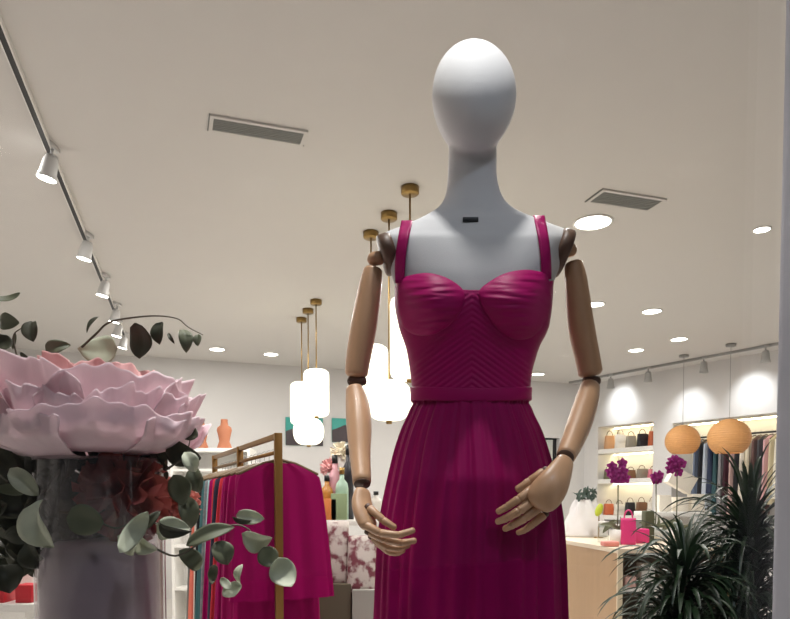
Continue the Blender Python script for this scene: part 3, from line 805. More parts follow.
sprig('trailing sprig of pale sage leaves in front of the clothes rack', [(150, 545), (175, 556), (200, 543), (225, 527), (245, 527), (262, 545), (283, 570)],
      [(210, 535, 50, 17, -28, G, -.03), (250, 517, 28, 15, 8, Pl, -.04), (242, 520, 20, 6, 15, D, -.05), (257, 538, 30, 24, 20, Pl, -.05), (268, 557, 22, 22, 60, G, -.05), (284, 573, 32, 28, 70, Pl, -.07),
       (222, 553, 26, 22, 60, G, -.03), (213, 574, 20, 10, 100, G), (240, 574, 20, 9, 95, Pl), (232, 590, 15, 22, 60, Pl), (226, 584, 16, 9, 50, Pl), (192, 560, 30, 20, 40, G)], 1.2)
sprig('sprig with large pale round leaves at the lower left of the vase', [(60, 470), (45, 490), (30, 500), (20, 520)],
      [(24, 482, 36, 20, 45, Pl, -.06), (12, 490, 26, 12, 10, G, -.03), (43, 524, 50, 46, 70, Pl, -.09), (36, 555, 30, 28, 60, D), (6, 578, 30, 34, 80, D), (14, 505, 34, 30, 40, D), (5, 462, 44, 22, 60, D)], 1.2)
sprig('sprig of sage leaves crossing the front of the vase', [(60, 512), (85, 515), (115, 528), (140, 520), (170, 528)],
      [(86, 520, 36, 34, 10, G, -.02), (134, 532, 48, 20, -55, Pl, -.04), (128, 545, 26, 22, 40, Pl, -.02), (146, 545, 22, 18, 30, Pl), (172, 530, 34, 24, -10, Pl, -.01), (172, 528, 38, 14, 10, D, -.025), (152, 520, 24, 10, -50, D)], 1.13)
sprig('sprig of curled leaves right under the peony', [(165, 470), (178, 462), (186, 455), (190, 440)],
      [(183, 452, 36, 26, 30, D), (190, 462, 22, 16, 60, Pl, -.03), (180, 490, 32, 26, 70, G, -.01), (188, 512, 34, 20, 80, G), (190, 434, 20, 16, 30, D), (196, 480, 26, 18, 80, G)], 1.22)
# dark foliage packed behind and inside the vase
bm = B(); rr = random.Random(3)
for i in range(300):
    x = rr.uniform(-8, 40) if i < 75 else rr.uniform(38, 158); y = rr.uniform(448, 545) if x > 40 else rr.uniform(440, 570); Y = rr.uniform(1.255, 1.30) if x > 40 else rr.uniform(1.2, 1.33)
    if x > 120 and i % 2: y = rr.uniform(448, 480)
    leafmesh(bm, P(x, y, Y), rr.uniform(20, 36) * U, rr.uniform(12, 22) * U, rr.uniform(0, 6.28), rr.uniform(-1, 1), .3, rr.uniform(-.8, .8))
tag(obj('dark_foliage', bm, M_leafd), 'mass of dark green foliage packed inside and left of the vase', 'foliage', kind='stuff')

# ------------------------------------------------------------------ plant on the right
def strappy(px, py, Y, n, seed, lb, rng, hlen):
    c = P(px, py, Y); rr = random.Random(seed)
    t = thing('palm_plant', lb, 'plant', (c.x, c.y, .5), 'strap leaved plants beside the window frame')
    bm = B(); tube(bm, [(c.x, c.y, .72), (c.x, c.y, c.z)], [.02, .014], 10); obj('trunk', bm, M_stem, t)
    bm = B(); lathe(bm, [(.001, .5), (.08, .5), (.1, .70), (.092, .70), (.085, .68), (.001, .71)], (c.x, c.y, 0), 28); obj('pot', bm, M_grey, t)
    bm = B(); nl = n
    for i in range(nl):
        a = rr.uniform(0, 2 * PI); L = rr.uniform(*hlen); el = rr.uniform(*rng); w = rr.uniform(.004, .0095)
        d = Vector((math.cos(a), math.sin(a) * .8, 0)); p = Vector((c.x, c.y, c.z - rr.uniform(0, .34))); v = d * math.cos(el) + Vector((0, 0, math.sin(el)))
        s = d.cross(Vector((0, 0, 1))).normalized(); V = []; K = 12; tw = rr.uniform(-.6, .6)
        for j in range(K + 1):
            u = j / K; ww = w * (math.sin(PI * min(1, u * .9 + .1)) ** .5) if u < 1 else .0004
            nn = v.cross(s).normalized(); sd = (s * math.cos(tw * u) + nn * math.sin(tw * u))
            V.append((bm.verts.new(p - sd * ww), bm.verts.new(p + nn * ww * .35), bm.verts.new(p + sd * ww)))
            p = p + v * (L / K); v = (v + Vector((0, 0, -.21 * (.5 + u)))).normalized()
        for A, Q in zip(V, V[1:]):
            for k in range(2): bm.faces.new((A[k], A[k + 1], Q[k + 1], Q[k]))
    obj('foliage', bm, M_palm, t)
strappy(684, 570, 1.9, 420, 5, 'left strap leaved plant arching in front of the wooden counter', (.1, 1.45), (.14, .30))
strappy(750, 530, 2.0, 520, 6, 'taller strap leaved plant right against the window frame', (.1, 1.5), (.16, .34))

# ------------------------------------------------------------------ clothes rack
RY = 3.6
r0 = P(278, 433, RY); ztop = r0.z
r1 = P(206, 458, RY * 1.62)
rd = Vector((r1.x - r0.x, r1.y - r0.y, 0)).normalized(); rq = Vector((rd.y, -rd.x, 0)); RL = 2.0
RK = thing('clothes_rack', 'bronze garment rack with square front post, hung with magenta dresses', 'clothes rack', (r0.x, r0.y, 0))
def rp(s, o, z): return Vector((r0.x, r0.y, 0)) + rd * s + rq * o + Vector((0, 0, z))
def rmat(s, o, z): return Matrix(((rd.x, rq.x, 0, rp(s, o, 0).x), (rd.y, rq.y, 0, rp(s, o, 0).y), (0, 0, 1, z), (0, 0, 0, 1)))
for s in (0, 1.0, RL):
    bm = B(); box(bm, -.014, .014, -.02, .02, 0.001, ztop, .002, M=rmat(s, 0, 0)); obj('post', bm, M_brassd, RK)
    bm = B(); box(bm, -.02, .02, -.26, .26, 0.001, .025, .002, M=rmat(s, 0, 0)); obj('foot', bm, M_brassd, RK)
bm = B(); box(bm, 0, RL, -.012, .012, -.028, 0, .002, M=rmat(0, 0, ztop)); obj('top_bar', bm, M_brassd, RK)
zr = P(278, 452, RY).z
bm = B(); tube(bm, [rp(0, 0, zr), rp(RL, 0, zr)], .011, 12, cap='none'); obj('hanging_rail', bm, M_brassd, RK)
M_hang = mat('hanger_wood', rgb(112, 90, 62), .5)
def garment(Mx, wsh, whem, zs, zh, m, label, seed, grp, hanger=True, name='hanging_dress', lean=0, rail=None, thick=.035, cat='dress'):
    """hanging garment; Mx maps local (x across, y front, z up) to world, z=0 at rail"""
    o0 = Mx @ Vector((0, 0, zh))
    t = thing(name, label, cat, o0, grp)
    n = 56; nv = 26
    def fn(u, v):
        q = v / (nv - 1); a = 2 * PI * u / n; ct, st = math.cos(a), math.sin(a)
        if q < .12:
            k = q / .12; w = wsh * (.35 + .65 * k ** .8); z = zs - (zs * 0) - .07 * k
        else:
            k = (q - .12) / .88; w = wsh + (whem - wsh) * k ** .7; z = zs - .07 + (zh - zs + .07) * k
        th = thick * (.5 + .8 * q)
        f = (.012 * q + .002) * (math.sin(a * 9 + seed + q * 1.5) + .6 * math.sin(a * 15 + seed * 2))
        x = (w + f * .3) * ct + lean * q; y = (th + f) * math.copysign(abs(st) ** .6, st)
        return Mx @ Vector((x, y, z))
    bm = B(); grid(bm, n, nv, fn, wrap=True); obj('cloth', bm, m, t)
    if hanger:
        bm = B(); tube(bm, [Mx @ Vector(p) for p in ((-wsh * .97, 0, zs - .055), (-wsh * .4, 0, zs + .0), (0, 0, zs + .02), (wsh * .4, 0, zs), (wsh * .97, 0, zs - .055))], .008, 8); h = obj('hanger', bm, M_hang, t)
        bm = B(); tube(bm, [Mx @ Vector(p) for p in ((0, 0, zs + .02), (0, 0, .0), (.012, 0, .022), (0, 0, .03), (-.014, 0, .02))], .002, 6); obj('hook', bm, M_grey, h)
    return t
zoff = zr
cols = [('magenta', M_dress2), ('magenta', M_dress2), ('magenta', M_dress), ('magenta', M_dress2), ('magenta', M_dress2), ('crimson', mat('crimson_cloth', rgb(196, 24, 48), .6)), ('navy', mat('navy_cloth', rgb(28, 26, 56), .7)),
        ('crimson', MATS['crimson_cloth']), ('magenta', M_dress2), ('pale blue', mat('paleblue_cloth', rgb(150, 184, 190), .7, var=.15, vscale=20)), ('black and white', mat('mono_cloth', rgb(120, 120, 124), .7, var=.95, vscale=25)),
        ('teal', mat('teal_cloth', rgb(44, 92, 96), .7)), ('black', mat('black_cloth', rgb(20, 20, 24), .8)), ('off white', mat('cream_cloth', rgb(214, 208, 200), .8)), ('coral', mat('coral_cloth', rgb(220, 110, 90), .7)), ('grey', mat('grey_cloth', rgb(128, 130, 128), .8))]
places = ['frontmost on the rack, just behind the bronze post', 'second on the rack behind the post', 'third on the rack', 'fourth on the rack', 'fifth on the rack', 'just behind the front magenta dresses', 'between the two crimson ones on the rack',
          'behind the navy one on the rack', 'behind the second crimson one on the rack', 'hanging left of the magenta ones', 'with patterned cloth on the rack', 'deep on the rack', 'near the rear of the rack', 'towards the rear end of the rack', 'second last on the rack', 'last on the rack at its rear end']
for i, ((cn, m), pl_) in enumerate(zip(cols, places)):
    s = .07 + i * .115; Mx = Matrix(((rq.x, -rd.x, 0, rp(s, .025, 0).x), (rq.y, -rd.y, 0, rp(s, .025, 0).y), (0, 0, 1, zoff), (0, 0, 0, 1)))
    long = .78 if i == 0 else rnd.uniform(1.05, 1.3)
    garment(Mx, .22 + rnd.uniform(-.01, .01), .27 + rnd.uniform(-.02, .02) if i else .285, -.055, -long, m, f'{cn} garment {pl_}', i * 1.9, 'garments on the bronze rack', lean=rnd.uniform(-.02, .02) if i else .01)

# ------------------------------------------------------------------ back of the shop
def nback(px, py, off):
    p = onback(px); p = p - bn * off; Y = p.y; k = (px - CX) / F; X = k * Y; return P(px, py, Y)
bd = Vector((1, SL, 0)).normalized()
def poster(px0, px1, py0, py1, lb):
    a, b = onback(px0) - bn * .02, onback(px1) - bn * .02
    z1, z0 = P(px0, py0, a.y).z, P(px0, py1, a.y).z
    c = (a + b) / 2
    t = thing('wall_picture', lb, 'picture', (c.x, c.y, z0), 'pictures on the back wall')
    bm = B(); addslab(bm, a, b, z0, z1, bn, .018); obj('panel', bm, mat('picture_teal', rgb(60, 160, 150), .5, var=.25, vscale=3), t, sm=False)
    W_ = (b - a).length; h = z1 - z0
    f = lambda u, v: a + (b - a) * u - bn * .003 + Vector((0, 0, z0 + h * v))
    bm = B(); vs = [bm.verts.new(f(u, v)) for u, v in ((.0, 0), (1, 0), (1, .55), (.85, .62), (.62, .74), (.4, .72), (.2, .6), (0, .5))]; bm.faces.new(vs)
    r = bmesh.ops.extrude_face_region(bm, geom=bm.faces[:]); bmesh.ops.translate(bm, verts=[g for g in r['geom'] if isinstance(g, bmesh.types.BMVert)], vec=bn * .002)
    obj('dark_figure', bm, mat('picture_dark', rgb(72, 62, 66), .6, var=.5, vscale=5), t, sm=False)
poster(286, 323, 417, 445, 'teal and dark picture on the back wall behind the far lanterns')
poster(332, 362, 418, 442, 'teal and dark picture on the back wall beside the left forearm')

# tall white shelf with busts
SYY = 7.2
ub = P(170, 448, SYY); ub2 = P(250, 448, SYY)
t = thing('shelf_unit', 'tall white shelf unit behind the clothes rack carrying two necklace busts', 'shelf', ((ub.x + ub2.x) / 2, SYY + .15, 0))
bm = B(); box(bm, ub.x, ub2.x, SYY, SYY + .35, ub.z - .04, ub.z, .003); obj('top', bm, M_white, t, sm=False)
bm = B(); box(bm, ub.x, ub.x + .03, SYY, SYY + .35, 0.001, ub.z - .04); obj('side_panel', bm, M_white, t, sm=False)
bm = B(); box(bm, ub2.x - .03, ub2.x, SYY, SYY + .35, 0.001, ub.z - .04); obj('side_panel', bm, M_white, t, sm=False)
bm = B(); box(bm, ub.x + .03, ub2.x - .03, SYY + .33, SYY + .35, 0.001, ub.z - .04); obj('back_panel', bm, M_white, t, sm=False)
for z in (.4, .85, 1.3, 1.65):
    bm = B(); box(bm, ub.x + .03, ub2.x - .03, SYY, SYY + .33, z, z + .025); obj('shelf_board', bm, M_white, t, sm=False)
bz = ub.z
for px, lb in ((201, 'terracotta necklace bust on the white shelf, the one beside the peony'), (224.5, 'terracotta necklace bust on the white shelf, the one nearer the rack')):
    c = P(px, 448, SYY + .16); k = PX(1, SYY)
    bm = B(); tab = [(0, 8, 5), (2, 7.5, 5), (8, 5.2, 4.5), (14, 6.4, 5), (19, 7.8, 5), (22, 7, 4.5), (24, 4, 4), (28, 3.4, 3.4), (30, 3.6, 3.6)]
    rings = []
    for h, a, b in tab:
        rings.append([bm.verts.new((c.x + a * k * math.cos(q), c.y + b * k * math.sin(q), bz + h * k)) for q in [2 * PI * i / 20 for i in range(20)]])
    for A, Q in zip(rings, rings[1:]):
        for i in range(20): bm.faces.new((A[i], A[(i + 1) % 20], Q[(i + 1) % 20], Q[i]))
    bm.faces.new(rings[0]); bm.faces.new(rings[-1])
    tag(obj('jewellery_bust', bm, M_terra), lb, 'display bust', 'terracotta busts on the white shelf')

# plinths, floral bag and small wares right of the rack
def crate(name, px0, px1, py0, Y, m, lb, cat, dep=.4, bev=.004, grp=None, z0=.001, top=None, parts=None):
    a, b = P(px0, py0, Y), P(px1, py0, Y)
    bm = B(); box(bm, a.x, b.x, Y, Y + dep, z0, a.z if top is None else top, bev)
    return tag(obj(name, bm, m, sm=False), lb, cat, grp)
PY_ = 4.4
crate('plinth', 352, 384, 590, PY_, mat('plinth_grey', rgb(168, 166, 160), .7), 'pale grey display plinth under the floral bag', 'plinth', .35)
crate('plinth', 318, 351, 584, PY_ + .05, mat('plinth_dark', rgb(96, 88, 72), .7), 'dark olive display plinth beside the pale grey one', 'plinth', .35)
def floralmat():
    m = bpy.data.materials.new('floral_cloth'); m.use_nodes = True; N = m.node_tree.nodes; L = m.node_tree.links; b = N['Principled BSDF']; b.inputs['Roughness'].default_value = .7
    tc = N.new('ShaderNodeTexCoord'); v = N.new('ShaderNodeTexNoise'); v.inputs['Scale'].default_value = 14; v.inputs['Detail'].default_value = 3; nz = N.new('ShaderNodeTexNoise'); nz.inputs['Scale'].default_value = 20
    r = N.new('ShaderNodeValToRGB'); r.color_ramp.elements[0].color = rgb(120, 60, 72); r.color_ramp.elements[1].color = rgb(205, 196, 190); r.color_ramp.elements[0].position = .42; r.color_ramp.elements[1].position = .54
    L.new(tc.outputs['Object'], nz.inputs['Vector']); L.new(tc.outputs['Object'], v.inputs['Vector']); L.new(v.outputs['Fac'], r.inputs[0]); L.new(r.outputs[0], b.inputs['Base Color']); return m
M_flor = floralmat()
def bag(c, w, h, d, m, mh, lb, grp=None, hand=.5, cat='bag', tap=.85, name='handbag', flap=None):
    """soft bag standing on c (base centre) with a handle loop"""
    t = thing(name, lb, cat, c, grp)
    def fn(u, v):
        q = v / 9; a = 2 * PI * u / 28; ct, st = math.cos(a), math.sin(a); k = 1 + (tap - 1) * q; dd = d * (1 - .45 * q) * (1 + .15 * math.sin(q * PI))
        return Vector((c[0] + w / 2 * k * math.copysign(abs(ct) ** .5, ct), c[1] + dd / 2 * math.copysign(abs(st) ** .6, st), c[2] + h * q))
    bm = B(); V = grid(bm, 28, 10, fn, wrap=True); bm.faces.new(V[0]); bm.faces.new(V[-1]); obj('body', bm, m, t)
    if hand:
        pts = [Vector((c[0] - w * .28, c[1], c[2] + h * .97))] + [Vector((c[0] + w * .28 * math.cos(a), c[1], c[2] + h + h * hand * math.sin(a))) for a in [PI - PI * i / 8 for i in range(9)]] + [Vector((c[0] + w * .28, c[1], c[2] + h * .97))]
        bm = B(); tube(bm, pts, max(.005, w * .03), 7); obj('handle', bm, mh, t)
    if flap:
        bm = B(); box(bm, c[0] - w * .42, c[0] + w * .42, c[1] - d * .56, c[1] - d * .44, c[2] + h * .45, c[2] + h * .95, .003); obj('flap', bm, flap, t)
    return t
p = P(364, 590, PY_ + .16); bag((p.x - .01, PY_ + .17, p.z), .21, .36, .24, M_flor, M_black, 'white and rose floral bag standing on the pale grey plinth', hand=0, tap=.9, name='tote_bag')
p = P(336, 584, PY_ + .2); bag((p.x, PY_ + .22, p.z), .19, .42, .22, M_flor, M_black, 'rose patterned bag on the dark olive plinth beside the rack', hand=0, tap=.9, name='tote_bag')
# low table behind with small wares
TY = 5.2
a, b = P(322, 520, TY), P(392, 520, TY)
t = thing('display_table', 'white display table with small wares behind the floral bags', 'table', ((a.x + b.x) / 2, TY + .3, 0))
bm = B(); box(bm, a.x, b.x, TY, TY + .6, a.z - .04, a.z, .004); obj('table_top', bm, M_white, t)
for x in (a.x + .03, b.x - .03):
    for y in (TY + .04, TY + .56):
        bm = B(); box(bm, x - .02, x + .02, y - .02, y + .02, 0.001, a.z - .04); obj('leg', bm, M_white, t, sm=False)
def bottle(px, Y, z, h, r, m, lb, cap=M_black, grp='small wares on the white table'):
    c = P(px, 500, Y); t = thing('bottle', lb, 'bottle', (c.x, Y, z), grp)
    bm = B(); lathe(bm, [(.001, 0), (r, 0), (r, h * .6), (r * .85, h * .7), (r * .35, h * .78), (r * .35, h * .88), (.001, h * .88)], (c.x, Y, z), 20); obj('body', bm, m, t)
    bm = B(); lathe(bm, [(.001, h * .87), (r * .42, h * .87), (r * .42, h), (.001, h)], (c.x, Y, z), 16); obj('cap', bm, cap, t)
tz = a.z
bottle(327, TY + .1, tz, .34, .05, mat('amber', rgb(190, 130, 60), .3), 'amber bottle at the left end of the white table')
bottle(335, TY + .16, tz, .5, .055, mat('pink_glass', rgb(214, 160, 170), .3), 'tall pink bottle with black cap on the white table')
bottle(342, TY + .1, tz, .40, .05, mat('mint', rgb(170, 200, 180), .4), 'mint green bottle on the white table', M_brass)
bottle(348, TY + .2, tz, .58, .045, mat('dark_bottle', rgb(50, 50, 56), .3), 'tall dark bottle beside the left forearm')
bottle(376, TY + .3, tz, .22, .05, mat('pearl', rgb(220, 214, 206), .3), 'short pearly bottle between forearm and skirt')
for px, w, h, m, lb in ((330, .10, .16, mat('orange_box', rgb(216, 130, 70), .6), 'small orange box on the white table'), (339, .12, .2, mat('sage_box', rgb(150, 170, 130), .6), 'small sage green box on the white table')):
    c = P(px, 500, TY + .03); bm = B(); box(bm, c.x - w / 2, c.x + w / 2, TY + .01, TY + .07, tz, tz + h, .003); tag(obj('box', bm, m), lb, 'box', 'small wares on the white table')
# flowers on a high pot behind
blossom(341, 452, TY + .45, .085, mat('cream_petal', rgb(236, 226, 206), .7), 'cream bunch of blooms behind the bottles', 'flower', 30, 'flower_bunch')
blossom(330, 468, TY + .45, .08, mat('blush_petal', rgb(226, 170, 170), .7), 'blush bunch of blooms beside the rack', 'flower', 30, 'flower_bunch')
for px, py in ((341, 452), (330, 468)):
    c = P(px, py, TY + .45); bm = B(); lathe(bm, [(.001, tz), (.05, tz), (.065, tz + .1), (.04, c.z - .09), (.05, c.z - .04), (.001, c.z - .04)], (c.x, c.y, 0), 20)
    tag(obj('flower_vase', bm, M_white), 'slim white vase under the %s blooms' % ('cream' if px == 341 else 'blush'), 'vase')

# left lower corner: white table with red and black boxes
LY = 3.2
a, b = P(-40, 604, LY), P(37, 604, LY)
t = thing('display_table', 'white display table in the lower left corner behind the vase', 'table', ((a.x + b.x) / 2, LY + .3, 0))
bm = B(); box(bm, a.x, b.x, LY, LY + .6, a.z - .04, a.z, .004); obj('table_top', bm, M_white, t)
for x in (a.x + .03, b.x - .03):
    for y in (LY + .04, LY + .56):
        bm = B(); box(bm, x - .02, x + .02, y - .02, y + .02, 0.001, a.z - .04); obj('leg', bm, M_white, t, sm=False)
tz = a.z; M_red = mat('red_box', rgb(196, 28, 44), .5)
for px0, px1, h, m, lb, cat, nm in ((17, 33, .085, M_red, 'small red box on the white table at the lower left', 'box', 'box'), (-30, 6, .33, M_red, 'taller red box cut by the left edge of the picture', 'box', 'box')):
    q0, q1 = P(px0, 580, LY + .05), P(px1, 580, LY + .05); bm = B(); box(bm, q0.x, q1.x, LY + .03, LY + .13, tz, tz + h, .003); tag(obj(nm, bm, m), lb, cat, 'boxes on the lower left table')
q0 = P(20, 580, LY + .3); bag((q0.x, LY + .34, tz), .14, .22, .08, M_white, M_white, 'white paper bag behind the small red box', hand=.25, name='paper_bag')

# ------------------------------------------------------------------ counter on the right
cz_ = 1.08
c0 = atz(618, 549, cz_); c1 = atz(562, 539.6, cz_)
cdr = (c1 - c0).normalized(); c2 = c0 + cdr * 1.4; cq = Vector((cdr.y, -cdr.x, 0)); cw = .75
CT = thing('counter', 'pale wooden shop counter right of the dress, its end hidden by the plants', 'counter', (c0.x, c0.y, 0))
def cslab(bm, s0, s1, o0, o1, z0, z1):
    pts = [c0 + cdr * s0 + cq * o0, c0 + cdr * s1 + cq * o0, c0 + cdr * s1 + cq * o1, c0 + cdr * s0 + cq * o1]
    lo = [bm.verts.new((p.x, p.y, z0)) for p in pts]; hi = [bm.verts.new((p.x, p.y, z1)) for p in pts]
    bm.faces.new(lo); bm.faces.new(hi)
    for i in range(4): bm.faces.new((lo[i], lo[(i + 1) % 4], hi[(i + 1) % 4], hi[i]))
bm = B(); cslab(bm, 0, 1.4, 0, cw, cz_ - .025, cz_); obj('counter_top', bm, mat('counter_top', rgb(236, 220, 196), .35), CT, sm=False)
bm = B(); cslab(bm, .012, 1.4, .004, .03, 0.001, cz_ - .025); obj('side_panel', bm, M_counter, CT, sm=False)
bm = B(); cslab(bm, 0, .012, 0, .03, 0.001, cz_ - .025); obj('edge_strip', bm, mat('edge_cream', rgb(236, 220, 190), .4), CT, sm=False)
bm = B(); cslab(bm, .3, .32, .03, cw, 0.001, cz_ - .025); obj('back_panel', bm, mat('counter_inner', rgb(110, 96, 82), .6), CT, sm=False)
bm = B(); cslab(bm, 0, .3, cw - .03, cw, 0.001, cz_ - .025); obj('side_panel', bm, M_counter, CT, sm=False)
for z in (.3, .62, .84):
    bm = B(); cslab(bm, .01, .3, .03, cw - .03, z, z + .02); obj('shelf_board', bm, M_white, CT, sm=False)
def oncounter(px, py, s=None): return atz(px, py, cz_)
for px, py0, w, h, m, lb in ((623, 0, .07, .06, mat('blush_box', rgb(232, 190, 180), .6), 'small blush box on the top shelf of the counter end'), (641, 0, .08, .13, M_white, 'white card box on the counter shelf behind the plant')):
    q = c0 + cdr * .04 + cq * (.03 + (px - 618) * .0055); bm = B(); box(bm, q.x + .005, q.x + w, q.y + .01, q.y + .1, .861, .861 + h, .003); tag(obj('box', bm, m), lb, 'box', 'boxes in the counter shelves')
q = c0 + cdr * .06 + cq * .2; bm = B(); box(bm, q.x, q.x + .09, q.y, q.y + .1, .641, .82, .003); tag(obj('box', bm, M_white), 'tall white box low behind the left plant', 'box', 'boxes in the counter shelves')
# wrapped bouquet on the counter
bc = atz(584, 537, cz_)
BQ = thing('wrapped_bouquet', 'bunch of green foliage wrapped in crumpled white paper on the counter', 'bouquet', (bc.x, bc.y, cz_))
def wrap(u, v):
    q = v / 17; a = 2 * PI * u / 60; r = .17 - .05 * q - .06 * q * q + .012 * math.sin(a * 7 + q * 5) * (.4 + q) + .012 * N3(math.cos(a) * 2, math.sin(a) * 2, q * 3)
    return Vector((bc.x + .02 + r * math.cos(a) + .0 * q, bc.y + .05 + r * .6 * math.sin(a), cz_ + .002 + .27 * q))
bm = B(); V = grid(bm, 60, 18, wrap, wrap=True); bm.faces.new(V[0]); obj('paper_wrap', bm, mat('crumpled_paper', rgb(232, 230, 232), .6, bump=.5, bscale=18), BQ)
bm = B(); rr = random.Random(8)
for i in range(40): leafmesh(bm, Vector((bc.x + .02 + rr.uniform(-.07, .07), bc.y + .05 + rr.uniform(-.05, .05), cz_ + .27 + rr.uniform(0, .08))), .05, .02, rr.uniform(-3, 0), rr.uniform(-1, 1), .3, 0)
obj('foliage', bm, mat('sage_dark', rgb(74, 92, 84), .6), BQ)
c = P(599, 510, bc.y - .12)
bm = B(); bmesh.ops.create_uvsphere(bm, u_segments=20, v_segments=14, radius=1, matrix=Matrix.Translation(Vector((c.x, c.y, c.z))) @ Matrix.Rotation(.35, 4, 'Y') @ Matrix.Diagonal((.026, .02, .048, 1)))
t = thing('lime_ornament', 'lime green egg shaped ornament on a thin stand before the wrapped bouquet', 'ornament', (c.x, c.y, cz_))
obj('ornament_body', bm, mat('lime', rgb(190, 204, 60), .4, var=.4, vscale=14), t)
bm = B(); tube(bm, [(c.x, c.y, cz_ + .006), (c.x, c.y, c.z)], .004, 8); lathe(bm, [(.001, .001), (.035, .001), (.03, .008), (.001, .008)], (c.x, c.y, cz_), 20); obj('stand', bm, M_brass, t)
# orchids on the counter
def orchid(px, py, Y, lb, n, spread, m=None, zb_=None, seed=1):
    c = P(px, py, Y); zb_ = cz_ if zb_ is None else zb_; m = m or mat('orchid_magenta', rgb(140, 22, 112), .6, trans=.2, var=.2)
    t = thing('orchid', lb, 'orchid', (c.x, Y, zb_), 'potted orchids on the counter')
    bm = B(); lathe(bm, [(.001, .001), (.04, .001), (.05, .09), (.044, .09), (.042, .08), (.001, .08)], (c.x, Y, zb_), 24); obj('pot', bm, M_white, t)
    bm = B(); tube(bm, [(c.x, Y, zb_ + .08), (c.x + .004, Y, (zb_ + c.z) / 2), (c.x, Y, c.z)], .004, 8); obj('stem', bm, M_leafg, t)
    bm = B(); rr = random.Random(seed)
    for a in (0.2, 1.2, 2.4, 3.4): leafmesh(bm, Vector((c.x + .05 * math.cos(a), Y + .04 * math.sin(a), zb_ + .11)), .12, .035, -a if a < 1.6 else a, .5, .5)
    obj('leaves', bm, M_leafg, t)
    for i in range(n):
        o_ = Vector((rr.uniform(-1, 1) * spread, rr.uniform(-.5, .5) * spread, rr.uniform(-1.2, 1) * spread)); q = c + o_
        bm = B()
        for k in range(5):
            a = PI / 2 + k * 2 * PI / 5; leafmesh(bm, q + Vector((math.cos(a) * .017, -.004, math.sin(a) * .017)), .036, .028, -a, 0, .3)
        bmesh.ops.create_icosphere(bm, subdivisions=1, radius=.006, matrix=Matrix.Translation(q + Vector((0, -.008, 0))))
        obj('bloom', bm, m, t)
orchid(618, 470, 4.2, 'magenta orchid standing in front of the handbag shelves', 12, .045)
orchid(677, 465, 4.3, 'magenta orchid below the smaller rattan globe', 9, .04, seed=3)
orchid(656, 478, 4.5, 'thin magenta orchid between the two fuller orchids', 4, .03, seed=6)
# small glass and pink items
M_pink = mat('hot_pink', rgb(222, 60, 130), .5)
for px, dep_, w, h, m, lb, nm, cat in ((612, .10, .09, .03, mat('coral_soft', rgb(236, 150, 140), .6), 'folded coral cloth on the counter edge', 'folded_cloth', 'cloth'), (628, .2, .09, .16, M_pink, 'hot pink gift bag on the counter', 'gift_bag', 'bag'),
                         (640, .25, .12, .09, M_pink, 'low hot pink box beside the gift bag', 'box', 'box'), (650, .3, .06, .2, mat('olive_box', rgb(80, 84, 60), .6), 'dark olive box behind the plant tips', 'box', 'box')):
    q = atz(px, 549 - dep_ * 22, cz_)
    if nm == 'gift_bag': bag((q.x, q.y, cz_ + .001), w, h, .05, m, m, lb, hand=.3, name=nm, tap=1.0)
    else: bm = B(); box(bm, q.x - w / 2, q.x + w / 2, q.y, q.y + .08, cz_ + .001, cz_ + .001 + h, .008); tag(obj(nm, bm, m), lb, cat)
for px, h, lb in ((606, .12, 'clear glass jar left of the gift bag'), (622, .10, 'short clear glass jar in front of the orchid')):
    q = atz(px, 543, cz_); t = thing('glass_jar', lb, 'jar', (q.x, q.y + .06, cz_), 'glass jars on the counter')
    bm = B(); lathe(bm, [(.001, .002), (.035, .002), (.038, h * .8), (.03, h), (.027, h), (.034, h * .8)], (q.x, q.y + .06, cz_), 24, close=False); obj('glass', bm, M_clear, t)
    bm = B(); lathe(bm, [(.001, h), (.032, h), (.032, h + .015), (.001, h + .015)], (q.x, q.y + .06, cz_), 20); obj('lid', bm, M_white, t)
# white boxes mid shop
MY = 5.6
a, b = P(655, 512, MY), P(712, 512, MY)
t = thing('display_table', 'white side table with pale boxes behind the plants', 'table', ((a.x + b.x) / 2, MY + .25, 0))
bm = B(); box(bm, a.x, b.x, MY, MY + .5, a.z - .04, a.z, .004); obj('table_top', bm, M_white, t)
bm = B(); box(bm, a.x + .1, b.x - .1, MY + .1, MY + .4, 0.001, a.z - .04, .004); obj('pedestal', bm, M_white, t, sm=False)
for px, w, h, rot, lb in ((663, 12, 17, .1, 'small pale box left on the side table'), (680, 13, 15, 0, 'small cream box in the middle of the side table'), (696, 13, 18, -.1, 'upright cream box right on the side table'), (676, 26, 14, .5, 'tilted large pale box resting on the smaller ones')):
    z = a.z if h != 14 else a.z + PX(19, MY); q = P(px, 500, MY + .2); w_, h_ = PX(w, MY), PX(h, MY) * (1 if h != 14 else 1.3)
    bm = B(); box(bm, -w_ / 2, w_ / 2, -.05, .05, 0, h_, .003, M=Matrix.Translation((q.x, MY + .2, z + .001 + (w_ * .2 if h == 14 else 0))) @ Matrix.Rotation(rot if h == 14 else 0, 4, 'Y'))
    tag(obj('box', bm, mat('cream_box', rgb(238, 230, 216), .5)), lb, 'box', 'pale boxes on the side table')

